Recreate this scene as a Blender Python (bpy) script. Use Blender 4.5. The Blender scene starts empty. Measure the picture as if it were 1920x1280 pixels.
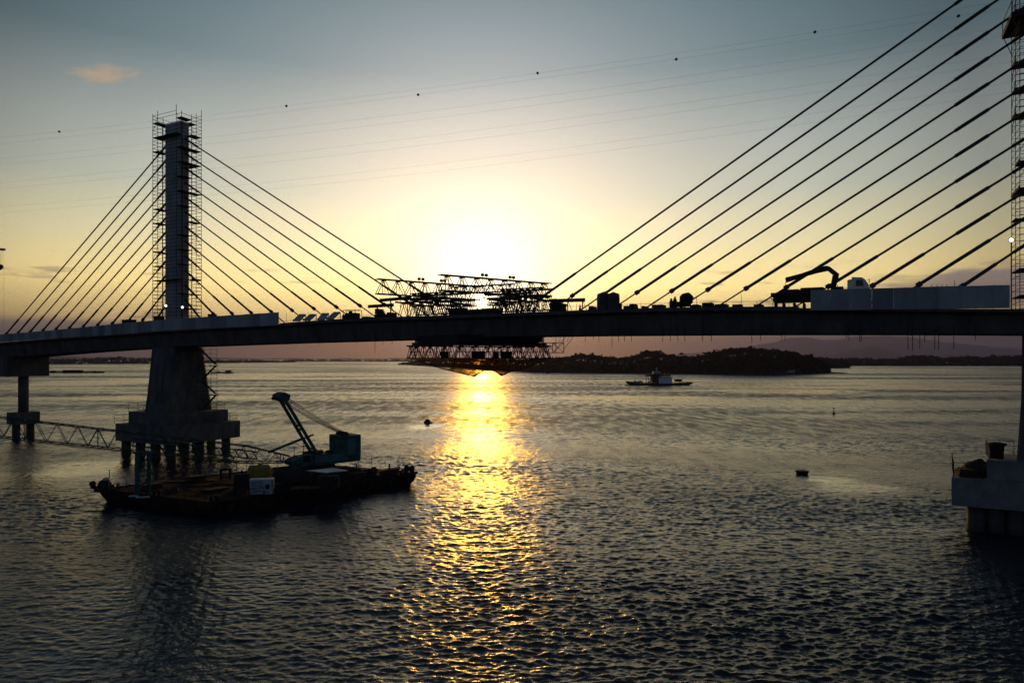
import bpy, math, random
import numpy as np
from mathutils import Vector as V

random.seed(7)
rng = np.random.default_rng(11)
scene = bpy.context.scene
COL = scene.collection
R = math.radians

# ------------------------------------------------------------------ measuring helpers
F, CX, YH, H = 1280.0, 960.0, 672.0, 22.8        # focal length in photo pixels, centre column, horizon row, drone height

def P(px, py, D):
    """world point seen at photo pixel (px, py) at distance D"""
    return V(((px - CX) / F * D, D, H + (YH - py) / F * D))

def PZ(px, py, z):
    """world point seen at photo pixel (px, py) that lies at height z"""
    D = (H - z) * F / (py - YH)
    return V(((px - CX) / F * D, D, z))

UP = V((0, 0, 1))

# ------------------------------------------------------------------ object helpers
def link(o):
    COL.objects.link(o)
    return o

def wloc(o):
    l = V((0, 0, 0))
    while o is not None:
        l += o.location
        o = o.parent
    return l

def tag(o, label=None, cat=None, group=None, kind=None):
    if label: o['label'] = label
    if cat: o['category'] = cat
    if group: o['group'] = group
    if kind: o['kind'] = kind
    return o

def thing(name, label, cat, loc=(0, 0, 0), group=None):
    o = bpy.data.objects.new(name, None)
    o.empty_display_size = 0.5
    o.location = V(loc)
    link(o)
    return tag(o, label, cat, group)

class MB:
    """collects shapes in world coordinates, builds them as ONE mesh object"""
    def __init__(self):
        self.v = []; self.f = []
    def add(self, vs, fs):
        b = len(self.v)
        self.v.extend([tuple(x) for x in vs])
        self.f.extend([tuple(b + i for i in f) for f in fs])
        return self
    def hexa(self, bot, top):
        return self.add(list(bot) + list(top), [(3, 2, 1, 0), (4, 5, 6, 7), (0, 1, 5, 4), (1, 2, 6, 5), (2, 3, 7, 6), (3, 0, 4, 7)])
    def box(self, c, x, y, z):
        """centre c, half-extent vectors x, y, z"""
        c, x, y, z = V(c), V(x), V(y), V(z)
        return self.hexa([c - x - y - z, c + x - y - z, c + x + y - z, c - x + y - z],
                         [c - x - y + z, c + x - y + z, c + x + y + z, c - x + y + z])
    def beam(self, a, b, w, h=None, up=UP):
        a, b = V(a), V(b)
        h = w if h is None else h
        ax = (b - a)
        if ax.length < 1e-6: return self
        axn = ax.normalized()
        s = axn.cross(up)
        if s.length < 1e-3: s = axn.cross(V((1, 0, 0)))
        s.normalize()
        t = s.cross(axn).normalized()
        return self.box((a + b) / 2, ax / 2, s * (w / 2), t * (h / 2))
    def tube(self, a, b, r, n=6, r2=None):
        a, b = V(a), V(b)
        r2 = r if r2 is None else r2
        ax = b - a
        if ax.length < 1e-6: return self
        axn = ax.normalized()
        s = axn.cross(UP)
        if s.length < 1e-3: s = axn.cross(V((1, 0, 0)))
        s.normalize()
        t = s.cross(axn)
        vs = []
        for c, rr in ((a, r), (b, r2)):
            for i in range(n):
                k = 2 * math.pi * i / n
                vs.append(c + s * (rr * math.cos(k)) + t * (rr * math.sin(k)))
        fs = [(i, (i + 1) % n, n + (i + 1) % n, n + i) for i in range(n)]
        fs.append(tuple(range(n - 1, -1, -1))); fs.append(tuple(range(n, 2 * n)))
        return self.add(vs, fs)
    def path(self, pts, r, n=5):
        for a, b in zip(pts[:-1], pts[1:]): self.tube(a, b, r, n)
        return self
    def prism(self, pts, z0, z1):
        n = len(pts)
        vs = [(p[0], p[1], z0) for p in pts] + [(p[0], p[1], z1) for p in pts]
        fs = [(i, (i + 1) % n, n + (i + 1) % n, n + i) for i in range(n)]
        return self.add(vs, fs + [tuple(range(n - 1, -1, -1)), tuple(range(n, 2 * n))])
    def extrude(self, pts, d):
        """closed 3-D outline pts pushed along vector d"""
        n = len(pts); d = V(d)
        vs = [V(p) for p in pts] + [V(p) + d for p in pts]
        fs = [(i, (i + 1) % n, n + (i + 1) % n, n + i) for i in range(n)]
        return self.add(vs, fs + [tuple(range(n - 1, -1, -1)), tuple(range(n, 2 * n))])
    def loft(self, rings, cap=True):
        n = len(rings[0]); b = len(self.v)
        for r in rings: self.v.extend([tuple(p) for p in r])
        for k in range(len(rings) - 1):
            for i in range(n):
                j = (i + 1) % n
                self.f.append((b + k * n + i, b + k * n + j, b + (k + 1) * n + j, b + (k + 1) * n + i))
        if cap:
            self.f.append(tuple(b + i for i in range(n - 1, -1, -1)))
            e = b + (len(rings) - 1) * n
            self.f.append(tuple(e + i for i in range(n)))
        return self
    def lathe(self, c, prof, n=16, axis=UP):
        c = V(c); axn = V(axis).normalized()
        s = axn.cross(V((0, 1, 0)))
        if s.length < 1e-3: s = axn.cross(V((1, 0, 0)))
        s.normalize(); t = axn.cross(s)
        rings = []
        for r, h in prof:
            rings.append([c + axn * h + s * (r * math.cos(2 * math.pi * i / n)) + t * (r * math.sin(2 * math.pi * i / n)) for i in range(n)])
        return self.loft(rings)
    def blob(self, c, r, seed=0, sq=(1, 1, 1), nu=14, nv=9, amp=0.18):
        rr = random.Random(seed); ph = [rr.uniform(0, 6.28) for _ in range(6)]
        c = V(c); rings = []
        for j in range(nv + 1):
            th = math.pi * min(max(j / nv, 0.02), 0.98)
            ring = []
            for i in range(nu):
                a = 2 * math.pi * i / nu
                k = 1 + amp * (math.sin(2 * a + ph[0]) * math.sin(th * 2 + ph[1]) + .6 * math.sin(3 * a + ph[2]) * math.sin(3 * th + ph[3]) + .4 * math.sin(5 * a + ph[4] + 4 * th))
                ring.append(c + V((r * k * sq[0] * math.sin(th) * math.cos(a), r * k * sq[1] * math.sin(th) * math.sin(a), r * k * sq[2] * math.cos(th))))
            rings.append(ring)
        return self.loft(rings)
    def build(self, name, mat, parent=None, smooth=False):
        me = bpy.data.meshes.new(name)
        off = wloc(parent) if parent is not None else V((0, 0, 0))
        vs = np.array(self.v, dtype=np.float64) - np.array(off)
        me.from_pydata(vs.tolist(), [], self.f)
        me.materials.append(mat)
        if smooth:
            me.polygons.foreach_set('use_smooth', [True] * len(me.polygons))
        me.update()
        o = bpy.data.objects.new(name, me)
        link(o)
        if parent is not None: o.parent = parent
        return o

# ------------------------------------------------------------------ materials
def mat(name, col, rough=0.7, var=0.25, scale=1.5, metal=0.0, col2=None, bump=0.0, stretch=(1, 1, 1), spec=0.4):
    m = bpy.data.materials.new(name); m.use_nodes = True
    nt = m.node_tree; N = nt.nodes; L = nt.links
    b = N['Principled BSDF']
    b.inputs['Roughness'].default_value = rough
    b.inputs['Metallic'].default_value = metal
    b.inputs['Specular IOR Level'].default_value = spec
    tc = N.new('ShaderNodeTexCoord'); mp = N.new('ShaderNodeMapping')
    mp.inputs['Scale'].default_value = stretch
    L.new(tc.outputs['Object'], mp.inputs['Vector'])
    no = N.new('ShaderNodeTexNoise'); no.inputs['Scale'].default_value = scale; no.inputs['Detail'].default_value = 6
    no.inputs['Roughness'].default_value = 0.65
    L.new(mp.outputs['Vector'], no.inputs['Vector'])
    rp = N.new('ShaderNodeValToRGB')
    c2 = col2 if col2 is not None else tuple(min(1, c * (1 + var)) for c in col)
    c1 = tuple(c * (1 - var) for c in col)
    rp.color_ramp.elements[0].color = (*c1, 1); rp.color_ramp.elements[0].position = 0.33
    rp.color_ramp.elements[1].color = (*c2, 1); rp.color_ramp.elements[1].position = 0.68
    L.new(no.outputs['Fac'], rp.inputs['Fac']); L.new(rp.outputs['Color'], b.inputs['Base Color'])
    if bump > 0:
        bp = N.new('ShaderNodeBump'); bp.inputs['Strength'].default_value = bump; bp.inputs['Distance'].default_value = 0.05
        L.new(no.outputs['Fac'], bp.inputs['Height']); L.new(bp.outputs['Normal'], b.inputs['Normal'])
    return m

M = {}
M['concrete_dark'] = mat('shaded girder concrete', (0.15, 0.125, 0.115), 0.95, 0.3, 0.35, bump=0.2, stretch=(1, 1, 0.35), spec=0.1)  # low base colour carries the shade under the deck overhang
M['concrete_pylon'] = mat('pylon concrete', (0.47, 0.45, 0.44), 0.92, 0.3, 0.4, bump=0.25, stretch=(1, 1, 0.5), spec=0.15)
M['concrete_cap'] = mat('pile cap concrete', (0.26, 0.25, 0.25), 0.92, 0.35, 0.3, bump=0.25, spec=0.15)
M['concrete_panel'] = mat('precast panel concrete', (0.42, 0.42, 0.42), 0.9, 0.16, 0.7, bump=0.1, stretch=(1, 1, 0.3), spec=0.15)
_m = M['concrete_panel']; _N = _m.node_tree.nodes; _L = _m.node_tree.links
_oi = _N.new('ShaderNodeObjectInfo'); _mr = _N.new('ShaderNodeMapRange'); _mr.inputs['To Min'].default_value = .62; _mr.inputs['To Max'].default_value = 1.15
_mx = _N.new('ShaderNodeMix'); _mx.data_type = 'RGBA'; _mx.blend_type = 'MULTIPLY'; _mx.inputs[0].default_value = 1.0
_L.new(_oi.outputs['Random'], _mr.inputs['Value']); _src = _N['Principled BSDF'].inputs['Base Color'].links[0].from_socket
_L.new(_src, _mx.inputs[6]); _L.new(_mr.outputs[0], _mx.inputs[7]); _L.new(_mx.outputs[2], _N['Principled BSDF'].inputs['Base Color'])
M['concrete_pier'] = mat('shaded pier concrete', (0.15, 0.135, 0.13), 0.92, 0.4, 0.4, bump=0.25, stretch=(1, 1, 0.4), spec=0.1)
M['concrete_pile'] = mat('wet pile concrete', (0.06, 0.05, 0.045), 0.7, 0.35, 0.8, bump=0.3)
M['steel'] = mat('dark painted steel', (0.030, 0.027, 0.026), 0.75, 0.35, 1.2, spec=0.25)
M['rust'] = mat('rusty steel', (0.07, 0.035, 0.02), 0.85, 0.45, 1.5, spec=0.2)
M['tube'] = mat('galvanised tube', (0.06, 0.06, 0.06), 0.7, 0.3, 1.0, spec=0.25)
M['board'] = mat('scaffold board timber', (0.05, 0.034, 0.022), 0.9, 0.35, 2.0, stretch=(3, 3, 1))
M['cable'] = mat('cable sheath', (0.035, 0.032, 0.032), 0.65, 0.2, 0.5)
M['sleeve'] = mat('cable sleeve', (0.055, 0.05, 0.048), 0.6, 0.25, 0.6)
M['crane_green'] = mat('crane green paint', (0.028, 0.125, 0.11), 0.8, 0.4, 0.9, spec=0.1)
M['crane_pale'] = mat('crane pale green panel', (0.10, 0.20, 0.21), 0.7, 0.25, 0.8, spec=0.15)
M['dark'] = mat('black machinery', (0.035, 0.032, 0.03), 0.8, 0.4, 1.5, spec=0.15)
M['boom_green'] = mat('boom green paint', (0.018, 0.075, 0.066), 0.85, 0.4, 0.9, spec=0.08)
M['hull'] = mat('barge hull steel', (0.03, 0.022, 0.02), 0.85, 0.5, 0.5, spec=0.1)
M['deckplate'] = mat('rusty deck plate', (0.026, 0.013, 0.010), 0.95, 0.5, 0.22, bump=0.3, spec=0.05)
M['white'] = mat('white paint', (0.85, 0.85, 0.85), 0.5, 0.12, 0.8)
M['offwhite'] = mat('weathered white paint', (0.52, 0.54, 0.57), 0.6, 0.25, 1.2)
M['yellow'] = mat('yellow tank paint', (0.30, 0.19, 0.02), 0.55, 0.3, 1.0)
M['orange'] = mat('faded orange plastic', (0.35, 0.09, 0.02), 0.6, 0.3, 1.0)
M['tarp'] = mat('dark tarpaulin', (0.03, 0.024, 0.02), 0.8, 0.4, 1.0, bump=0.4)
M['tankpurple'] = mat('dusky tank plastic', (0.10, 0.06, 0.08), 0.6, 0.2, 0.8)
M['glass'] = mat('dark window glass', (0.012, 0.015, 0.018), 0.08, 0.1, 1.0, spec=0.6)
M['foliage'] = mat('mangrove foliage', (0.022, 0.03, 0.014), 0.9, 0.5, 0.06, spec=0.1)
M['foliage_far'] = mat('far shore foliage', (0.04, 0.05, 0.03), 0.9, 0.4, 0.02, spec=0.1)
M['bark'] = mat('tree bark', (0.06, 0.045, 0.035), 0.9, 0.3, 1.0)
M['earth'] = mat('shore earth', (0.05, 0.04, 0.028), 0.95, 0.4, 0.02)
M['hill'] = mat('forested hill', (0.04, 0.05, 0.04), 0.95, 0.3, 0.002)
M['rope'] = mat('mooring rope', (0.06, 0.05, 0.035), 0.9, 0.3, 2.0)
M['tyre'] = mat('tyre rubber', (0.015, 0.015, 0.015), 0.85, 0.3, 2.0)
M['red'] = mat('dull red lettering paint', (0.28, 0.03, 0.03), 0.6, 0.2, 1.0)
M['ink'] = mat('black sign lettering', (0.02, 0.02, 0.025), 0.6, 0.2, 1.0)

def emis(name, col, s):
    m = bpy.data.materials.new(name); m.use_nodes = True
    nt = m.node_tree; nt.nodes.clear()
    e = nt.nodes.new('ShaderNodeEmission'); o = nt.nodes.new('ShaderNodeOutputMaterial')
    e.inputs['Color'].default_value = (*col, 1); e.inputs['Strength'].default_value = s
    nt.links.new(e.outputs[0], o.inputs['Surface'])
    return m
M['lamp'] = emis('lit floodlight lens', (0.9, 0.95, 1.0), 5.0)

def net_mat():
    m = bpy.data.materials.new('safety netting'); m.use_nodes = True
    nt = m.node_tree; N = nt.nodes; L = nt.links; N.clear()
    out = N.new('ShaderNodeOutputMaterial'); mix = N.new('ShaderNodeMixShader')
    tr = N.new('ShaderNodeBsdfTransparent'); df = N.new('ShaderNodeBsdfDiffuse'); tl = N.new('ShaderNodeBsdfTranslucent'); m2 = N.new('ShaderNodeMixShader')
    tr.inputs['Color'].default_value = (0.75, 0.66, 0.55, 1)
    df.inputs['Color'].default_value = (0.06, 0.04, 0.03, 1); tl.inputs['Color'].default_value = (0.11, 0.055, 0.028, 1)
    tc = N.new('ShaderNodeTexCoord'); no = N.new('ShaderNodeTexNoise'); no.inputs['Scale'].default_value = 0.9; no.inputs['Detail'].default_value = 5
    mp = N.new('ShaderNodeMapRange'); mp.inputs['From Min'].default_value = 0.3; mp.inputs['From Max'].default_value = 0.7
    mp.inputs['To Min'].default_value = 0.28; mp.inputs['To Max'].default_value = 0.72
    L.new(tc.outputs['Object'], no.inputs['Vector']); L.new(no.outputs['Fac'], mp.inputs['Value'])
    L.new(df.outputs[0], m2.inputs[1]); L.new(tl.outputs[0], m2.inputs[2]); m2.inputs[0].default_value = 0.5
    L.new(mp.outputs[0], mix.inputs[0]); L.new(tr.outputs[0], mix.inputs[1]); L.new(m2.outputs[0], mix.inputs[2])
    L.new(mix.outputs[0], out.inputs['Surface'])
    return m
M['net'] = net_mat()

# ------------------------------------------------------------------ sun, sky, camera
SUN = V(((903 - CX) / F, 1.0, (YH - 560) / F)).normalized()
SUN_EL = math.asin(SUN.z); SUN_AZ = math.atan2(SUN.x, SUN.y)

def make_world():
    w = bpy.data.worlds.new('World'); scene.world = w; w.use_nodes = True
    nt = w.node_tree; N = nt.nodes; L = nt.links
    for n in list(N): N.remove(n)
    out = N.new('ShaderNodeOutputWorld'); bg = N.new('ShaderNodeBackground')
    L.new(bg.outputs[0], out.inputs['Surface']); bg.inputs['Strength'].default_value = 0.1
    sky = N.new('ShaderNodeTexSky'); sky.sky_type = 'NISHITA'; sky.sun_disc = False
    sky.sun_elevation = SUN_EL; sky.sun_rotation = SUN_AZ; sky.altitude = 0
    sky.air_density = 1.0; sky.dust_density = 1.5; sky.ozone_density = 1.5
    tc = N.new('ShaderNodeTexCoord')
    sep = N.new('ShaderNodeSeparateXYZ'); L.new(tc.outputs['Generated'], sep.inputs[0])
    def mth(op, a, b=None, c=None):
        n = N.new('ShaderNodeMath'); n.operation = op
        for i, x in enumerate((a, b, c)):
            if x is None: continue
            if isinstance(x, (int, float)): n.inputs[i].default_value = x
            else: L.new(x, n.inputs[i])
        return n.outputs[0]
    def mixc(kind, fac, a, b):
        n = N.new('ShaderNodeMix'); n.data_type = 'RGBA'; n.blend_type = kind; n.clamp_factor = False; n.clamp_result = False
        if isinstance(fac, (int, float)): n.inputs[0].default_value = fac
        else: L.new(fac, n.inputs[0])
        for i, x in ((6, a), (7, b)):
            if isinstance(x, tuple): n.inputs[i].default_value = (*x, 1)
            else: L.new(x, n.inputs[i])
        return n.outputs[2]
    def ramp(x, pts):
        n = N.new('ShaderNodeValToRGB'); n.color_ramp.interpolation = 'EASE' if False else 'LINEAR'
        el = n.color_ramp.elements
        while len(el) < len(pts): el.new(0.5)
        for e, (p, c) in zip(el, pts):
            e.position = p; e.color = (*c, 1)
        L.new(x, n.inputs[0]); return n.outputs[0]
    z = sep.outputs[2]
    zc = mth('MAXIMUM', z, 0.0)
    base = ramp(zc, [(0.0, (.15, .11, .10)), (.018, (.16, .12, .11)), (.030, (.22, .16, .13)), (.048, (1.05, .72, .28)), (.10, (1.52, 1.17, .46)), (.16, (1.01, .90, .525)),
                     (.227, (.585, .62, .505)), (.29, (.435, .48, .445)), (.383, (.158, .24, .265)), (.46, (.125, .20, .235)), (1.0, (.085, .15, .21))])
    # angle from the sun
    dot = N.new('ShaderNodeVectorMath'); dot.operation = 'DOT_PRODUCT'
    L.new(tc.outputs['Generated'], dot.inputs[0]); dot.inputs[1].default_value = SUN
    th = mth('ARCCOSINE', mth('MINIMUM', dot.outputs['Value'], 0.999999))
    thd = mth('MULTIPLY', th, 180 / math.pi)
    # dimming away from the sun
    side = ramp(mth('DIVIDE', thd, 180), [(0, (1, 1, 1)), (26 / 180, (1, 1, 1)), (32 / 180, (.84, .84, .84)), (38 / 180, (.55, .55, .56)), (46 / 180, (.46, .48, .50)), (1, (.36, .40, .46))])
    base = mixc('MULTIPLY', 1.0, base, side)
    def gauss(A, s):
        q = mth('DIVIDE', thd, s); q = mth('MULTIPLY', q, q)
        return mth('MULTIPLY', mth('EXPONENT', mth('MULTIPLY', q, -1.0)), A)
    gcol = ramp(zc, [(0.0, (.55, .21, .02)), (.022, (.62, .26, .04)), (.036, (.85, .48, .10)), (.055, (.85, .62, .18)), (.12, (.88, .64, .32)), (.20, (.98, .68, .40)), (.28, (.93, .66, .44)), (.45, (1.02, .93, .88))])
    g1 = gauss(1.28, 15.4)
    g2 = gauss(1.3, 5.4)
    disc = mth('MULTIPLY', mth('LESS_THAN', thd, 0.55), 20.0)
    col = mixc('ADD', g1, base, gcol)
    gc2 = mixc('ADD', g2, col, (.30, .48, .75))
    gc2 = mixc('ADD', disc, gc2, (1.0, .75, .25))
    # ---- clouds: a mauve bank low on the right, thin streaks near the horizon, one small lit puff upper left
    az = mth('ARCTAN2', sep.outputs[0], sep.outputs[1])
    el = mth('ARCSINE', z)
    cmb = N.new('ShaderNodeCombineXYZ')
    L.new(mth('MULTIPLY', az, 9.0), cmb.inputs[0]); L.new(mth('MULTIPLY', el, 60.0), cmb.inputs[1])
    n1 = N.new('ShaderNodeTexNoise'); n1.inputs['Scale'].default_value = 1.0; n1.inputs['Detail'].default_value = 7; n1.inputs['Roughness'].default_value = .55
    L.new(cmb.outputs[0], n1.inputs['Vector'])
    def sstep(x, a, b):
        n = N.new('ShaderNodeMapRange'); n.interpolation_type = 'SMOOTHSTEP'
        n.inputs['From Min'].default_value = a; n.inputs['From Max'].default_value = b
        L.new(x, n.inputs['Value']); return n.outputs[0]
    def band(x, a, b, c, d):
        return mth('MULTIPLY', sstep(x, a, b), mth('SUBTRACT', 1.0, sstep(x, c, d)))
    # right bank: az .46..,  el 2.5..6.5 deg
    tilt = mth('ADD', el, mth('MULTIPLY', mth('SUBTRACT', az, .55), -.10))
    wob = mth('ADD', tilt, mth('MULTIPLY', mth('SUBTRACT', n1.outputs['Fac'], .5), .05))
    mask = mth('MULTIPLY', band(wob, R(2.2), R(3.6), R(5.6), R(6.4)), sstep(az, .40, .60))
    mask = mth('MULTIPLY', mask, .93)
    cloudc = ramp(mth('MULTIPLY', el, 8.0), [(0.0, (.20, .15, .14)), (.30, (.34, .24, .17)), (.50, (.22, .17, .16)), (.85, (.30, .24, .22))])
    out1 = mixc('MIX', mask, gc2, cloudc)
    # streaks
    st = mth('MULTIPLY', sstep(n1.outputs['Fac'], .56, .68), band(el, R(1.8), R(3.0), R(6.0), R(8.0)))
    st = mth('MULTIPLY', st, sstep(mth('ABSOLUTE', mth('ADD', az, .03)), .12, .3))
    out1 = mixc('MIX', mth('MULTIPLY', st, .65), out1, (.34, .25, .18))
    # left low bank
    lm = mth('MULTIPLY', mth('SUBTRACT', 1.0, sstep(az, -.50, -.36)), band(mth('ADD', el, mth('MULTIPLY', n1.outputs['Fac'], .02)), R(1.0), R(2.2), R(3.0), R(3.6)))
    out1 = mixc('MIX', mth('MULTIPLY', lm, .8), out1, (.25, .20, .17))
    # small lit puff at (190, 140)
    pc = P(196, 140, 1000) - V((0, 0, H)); pc.normalize()
    paz, pel = math.atan2(pc.x, pc.y), math.asin(pc.z)
    cm2 = N.new('ShaderNodeCombineXYZ')
    L.new(mth('MULTIPLY', mth('SUBTRACT', az, paz), 34.0), cm2.inputs[0])
    L.new(mth('MULTIPLY', mth('SUBTRACT', mth('SUBTRACT', el, pel), mth('MULTIPLY', mth('SUBTRACT', az, paz), .22)), 95.0), cm2.inputs[1])
    n2 = N.new('ShaderNodeTexNoise'); n2.inputs['Scale'].default_value = 1.3; n2.inputs['Detail'].default_value = 6; n2.inputs['Distortion'].default_value = .6
    L.new(cm2.outputs[0], n2.inputs['Vector'])
    ln = N.new('ShaderNodeVectorMath'); ln.operation = 'LENGTH'; L.new(cm2.outputs[0], ln.inputs[0])
    pm = mth('SUBTRACT', mth('ADD', n2.outputs['Fac'], .42), mth('MULTIPLY', ln.outputs['Value'], .42))
    pm = sstep(pm, .30, .85)
    out1 = mixc('MIX', mth('MULTIPLY', pm, .75), out1, (.54, .39, .25))
    # behind the camera: the plain sky model
    fr = sstep(sep.outputs[1], -.25, .35)
    inv = mixc('MULTIPLY', 1.0, out1, (10, 10, 10))
    skyd = mixc('MULTIPLY', 1.0, sky.outputs[0], (.36, .42, .60))
    fin = mixc('MIX', fr, skyd, inv)
    L.new(fin, bg.inputs['Color'])
    w.cycles.sampling_method = 'MANUAL'; w.cycles.sample_map_resolution = 1024
make_world()

sl = bpy.data.lights.new('sun', 'SUN'); sl.energy = 1.25; sl.angle = R(0.53); sl.color = (1.0, 0.47, 0.035)
so = link(bpy.data.objects.new('sun', sl)); so.rotation_euler = SUN.to_track_quat('Z', 'Y').to_euler(); so.location = (0, 0, 300)

cam = bpy.data.cameras.new('camera'); co = link(bpy.data.objects.new('camera', cam))
co.location = (0, 0, H); co.rotation_euler = (R(90), 0, 0)
cam.sensor_width = 36; cam.lens = 36 * F / 1920; cam.sensor_fit = 'HORIZONTAL'
cam.shift_y = (YH - 640) / 1920
cam.clip_start = 0.5; cam.clip_end = 80000
scene.camera = co
scene.view_settings.view_transform = 'Standard'; scene.view_settings.look = 'None'; scene.view_settings.exposure = 0; scene.view_settings.gamma = 1

# ------------------------------------------------------------------ water
# slicks and wakes: calm patches of water (centre pixel, half width px, half depth px, strength)
SLICKS = []
for px, py, hw, hh, k in ((1610, 916, 120, 20, .8), (1560, 900, 60, 10, .8), (190, 716, 170, 8, .7), (150, 880, 120, 26, .75), (800, 799, 46, 7, .9), (560, 948, 120, 30, .7), (470, 705, 130, 5, .6), (1180, 745, 200, 6, .6),
                          (1760, 722, 160, 9, .7), (330, 1150, 260, 150, .55), (1480, 733, 160, 5, .6), (1390, 722, 110, 3, .8), (300, 745, 220, 6, .6), (1700, 990, 130, 18, .5)):
    c = PZ(px, py, 0); SLICKS.append((c.x, c.y, hw / F * c.y, max(2.0, abs(PZ(px, py - hh, 0).y - PZ(px, py + hh, 0).y) / 2), k))

def water_material():
    m = bpy.data.materials.new('river water'); m.use_nodes = True
    nt = m.node_tree; N = nt.nodes; L = nt.links; b = N['Principled BSDF']
    b.inputs['Base Color'].default_value = (.012, .016, .027, 1)
    b.inputs['Roughness'].default_value = .10; b.inputs['IOR'].default_value = 1.333
    tc = N.new('ShaderNodeTexCoord')
    def noise(sc, stretch, det, rough=.55, rot=0.0):
        mp = N.new('ShaderNodeMapping'); mp.inputs['Scale'].default_value = stretch; mp.inputs['Rotation'].default_value = (0, 0, rot)
        L.new(tc.outputs['Object'], mp.inputs['Vector'])
        n = N.new('ShaderNodeTexNoise'); n.inputs['Scale'].default_value = sc; n.inputs['Detail'].default_value = det; n.inputs['Roughness'].default_value = rough
        L.new(mp.outputs[0], n.inputs['Vector']); return n.outputs['Fac']
    # wind slicks: long calm streaks
    s1 = noise(.010, (.35, 1.6, 1), 5, .6, R(8))
    s2 = noise(.0025, (.5, 2.2, 1), 4, .6, R(-5))
    ad = N.new('ShaderNodeMath'); ad.operation = 'ADD'; L.new(s1, ad.inputs[0]); L.new(s2, ad.inputs[1])
    mr = N.new('ShaderNodeMapRange'); mr.inputs['From Min'].default_value = .88; mr.inputs['From Max'].default_value = 1.12
    mr.inputs['To Min'].default_value = .45; mr.inputs['To Max'].default_value = 1.0
    L.new(ad.outputs[0], mr.inputs['Value'])
    geo0 = N.new('ShaderNodeNewGeometry')
    wob = N.new('ShaderNodeTexNoise'); wob.inputs['Scale'].default_value = .11; wob.inputs['Detail'].default_value = 4
    L.new(geo0.outputs['Position'], wob.inputs['Vector'])
    prod = mr.outputs[0]
    def mt(op, a, b=None):
        n = N.new('ShaderNodeMath'); n.operation = op
        for i, x in enumerate((a, b)):
            if x is None: continue
            if isinstance(x, (int, float)): n.inputs[i].default_value = x
            else: L.new(x, n.inputs[i])
        return n.outputs[0]
    for sx, sy, ax, ay, k in SLICKS:
        sb = N.new('ShaderNodeVectorMath'); sb.operation = 'SUBTRACT'; L.new(geo0.outputs['Position'], sb.inputs[0]); sb.inputs[1].default_value = (sx, sy, 0)
        sc_ = N.new('ShaderNodeVectorMath'); sc_.operation = 'MULTIPLY'; L.new(sb.outputs[0], sc_.inputs[0]); sc_.inputs[1].default_value = (1 / ax, 1 / ay, 0)
        ln_ = N.new('ShaderNodeVectorMath'); ln_.operation = 'LENGTH'; L.new(sc_.outputs[0], ln_.inputs[0])
        q = mt('ADD', ln_.outputs['Value'], mt('MULTIPLY', mt('SUBTRACT', wob.outputs['Fac'], .5), 1.6))
        ms_ = N.new('ShaderNodeMapRange'); ms_.interpolation_type = 'SMOOTHSTEP'; ms_.inputs['From Min'].default_value = .35; ms_.inputs['From Max'].default_value = 1.15
        ms_.inputs['To Min'].default_value = 1 - k; ms_.inputs['To Max'].default_value = 1.0; L.new(q, ms_.inputs['Value'])
        prod = mt('MULTIPLY', prod, ms_.outputs[0])
    class _O: outputs = [prod]
    mr = _O
    def bump(h, dist, prev=None, st=1.0):
        n = N.new('ShaderNodeBump'); n.inputs['Distance'].default_value = dist
        ms = N.new('ShaderNodeMath'); ms.operation = 'MULTIPLY'; ms.inputs[1].default_value = st
        L.new(mr.outputs[0], ms.inputs[0]); L.new(ms.outputs[0], n.inputs['Strength'])
        L.new(h, n.inputs['Height'])
        if prev is not None: L.new(prev, n.inputs['Normal'])
        return n.outputs[0]
    big = noise(.22, (.9, .6, 1), 4, .55, R(14))
    mid = noise(1.5, (.8, .8, 1), 4, .6, R(-10))
    fine = noise(3.2, (.8, 1, 1), 3, .5, R(5))
    geo1 = N.new('ShaderNodeNewGeometry'); sp1 = N.new('ShaderNodeSeparateXYZ'); L.new(geo1.outputs['Position'], sp1.inputs[0])
    fr_ = N.new('ShaderNodeMapRange'); fr_.inputs['From Min'].default_value = 260; fr_.inputs['From Max'].default_value = 1100; L.new(sp1.outputs[1], fr_.inputs['Value'])
    farn = noise(.13, (1, .7, 1), 5, .6, R(9))
    bf = N.new('ShaderNodeBump'); bf.inputs['Distance'].default_value = 1.5; L.new(fr_.outputs[0], bf.inputs['Strength']); L.new(farn, bf.inputs['Height'])
    nrm = bump(big, .26, bf.outputs[0])
    nrm = bump(mid, .28, nrm)
    nrm = bump(fine, .07, nrm)
    # ripples too small to resolve far out are carried by roughness, in cat's-paw patches
    pat = noise(.26, (1, .30, 1), 6, .62, R(4))
    pr = N.new('ShaderNodeMapRange'); pr.inputs['From Min'].default_value = .34; pr.inputs['From Max'].default_value = .66
    pr.inputs['To Min'].default_value = .42; pr.inputs['To Max'].default_value = 1.5
    L.new(pat, pr.inputs['Value'])
    geo = N.new('ShaderNodeNewGeometry'); sp = N.new('ShaderNodeSeparateXYZ'); L.new(geo.outputs['Position'], sp.inputs[0])
    dr_ = N.new('ShaderNodeMapRange'); dr_.inputs['From Min'].default_value = 40; dr_.inputs['From Max'].default_value = 420
    dr_.inputs['To Min'].default_value = .17; dr_.inputs['To Max'].default_value = .52
    L.new(sp.outputs[1], dr_.inputs['Value'])
    d2 = N.new('ShaderNodeMapRange'); d2.inputs['From Min'].default_value = 400; d2.inputs['From Max'].default_value = 1800; d2.inputs['To Min'].default_value = 0; d2.inputs['To Max'].default_value = -.08
    L.new(sp.outputs[1], d2.inputs['Value'])
    da = N.new('ShaderNodeMath'); da.operation = 'ADD'; L.new(dr_.outputs[0], da.inputs[0]); L.new(d2.outputs[0], da.inputs[1])
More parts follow.
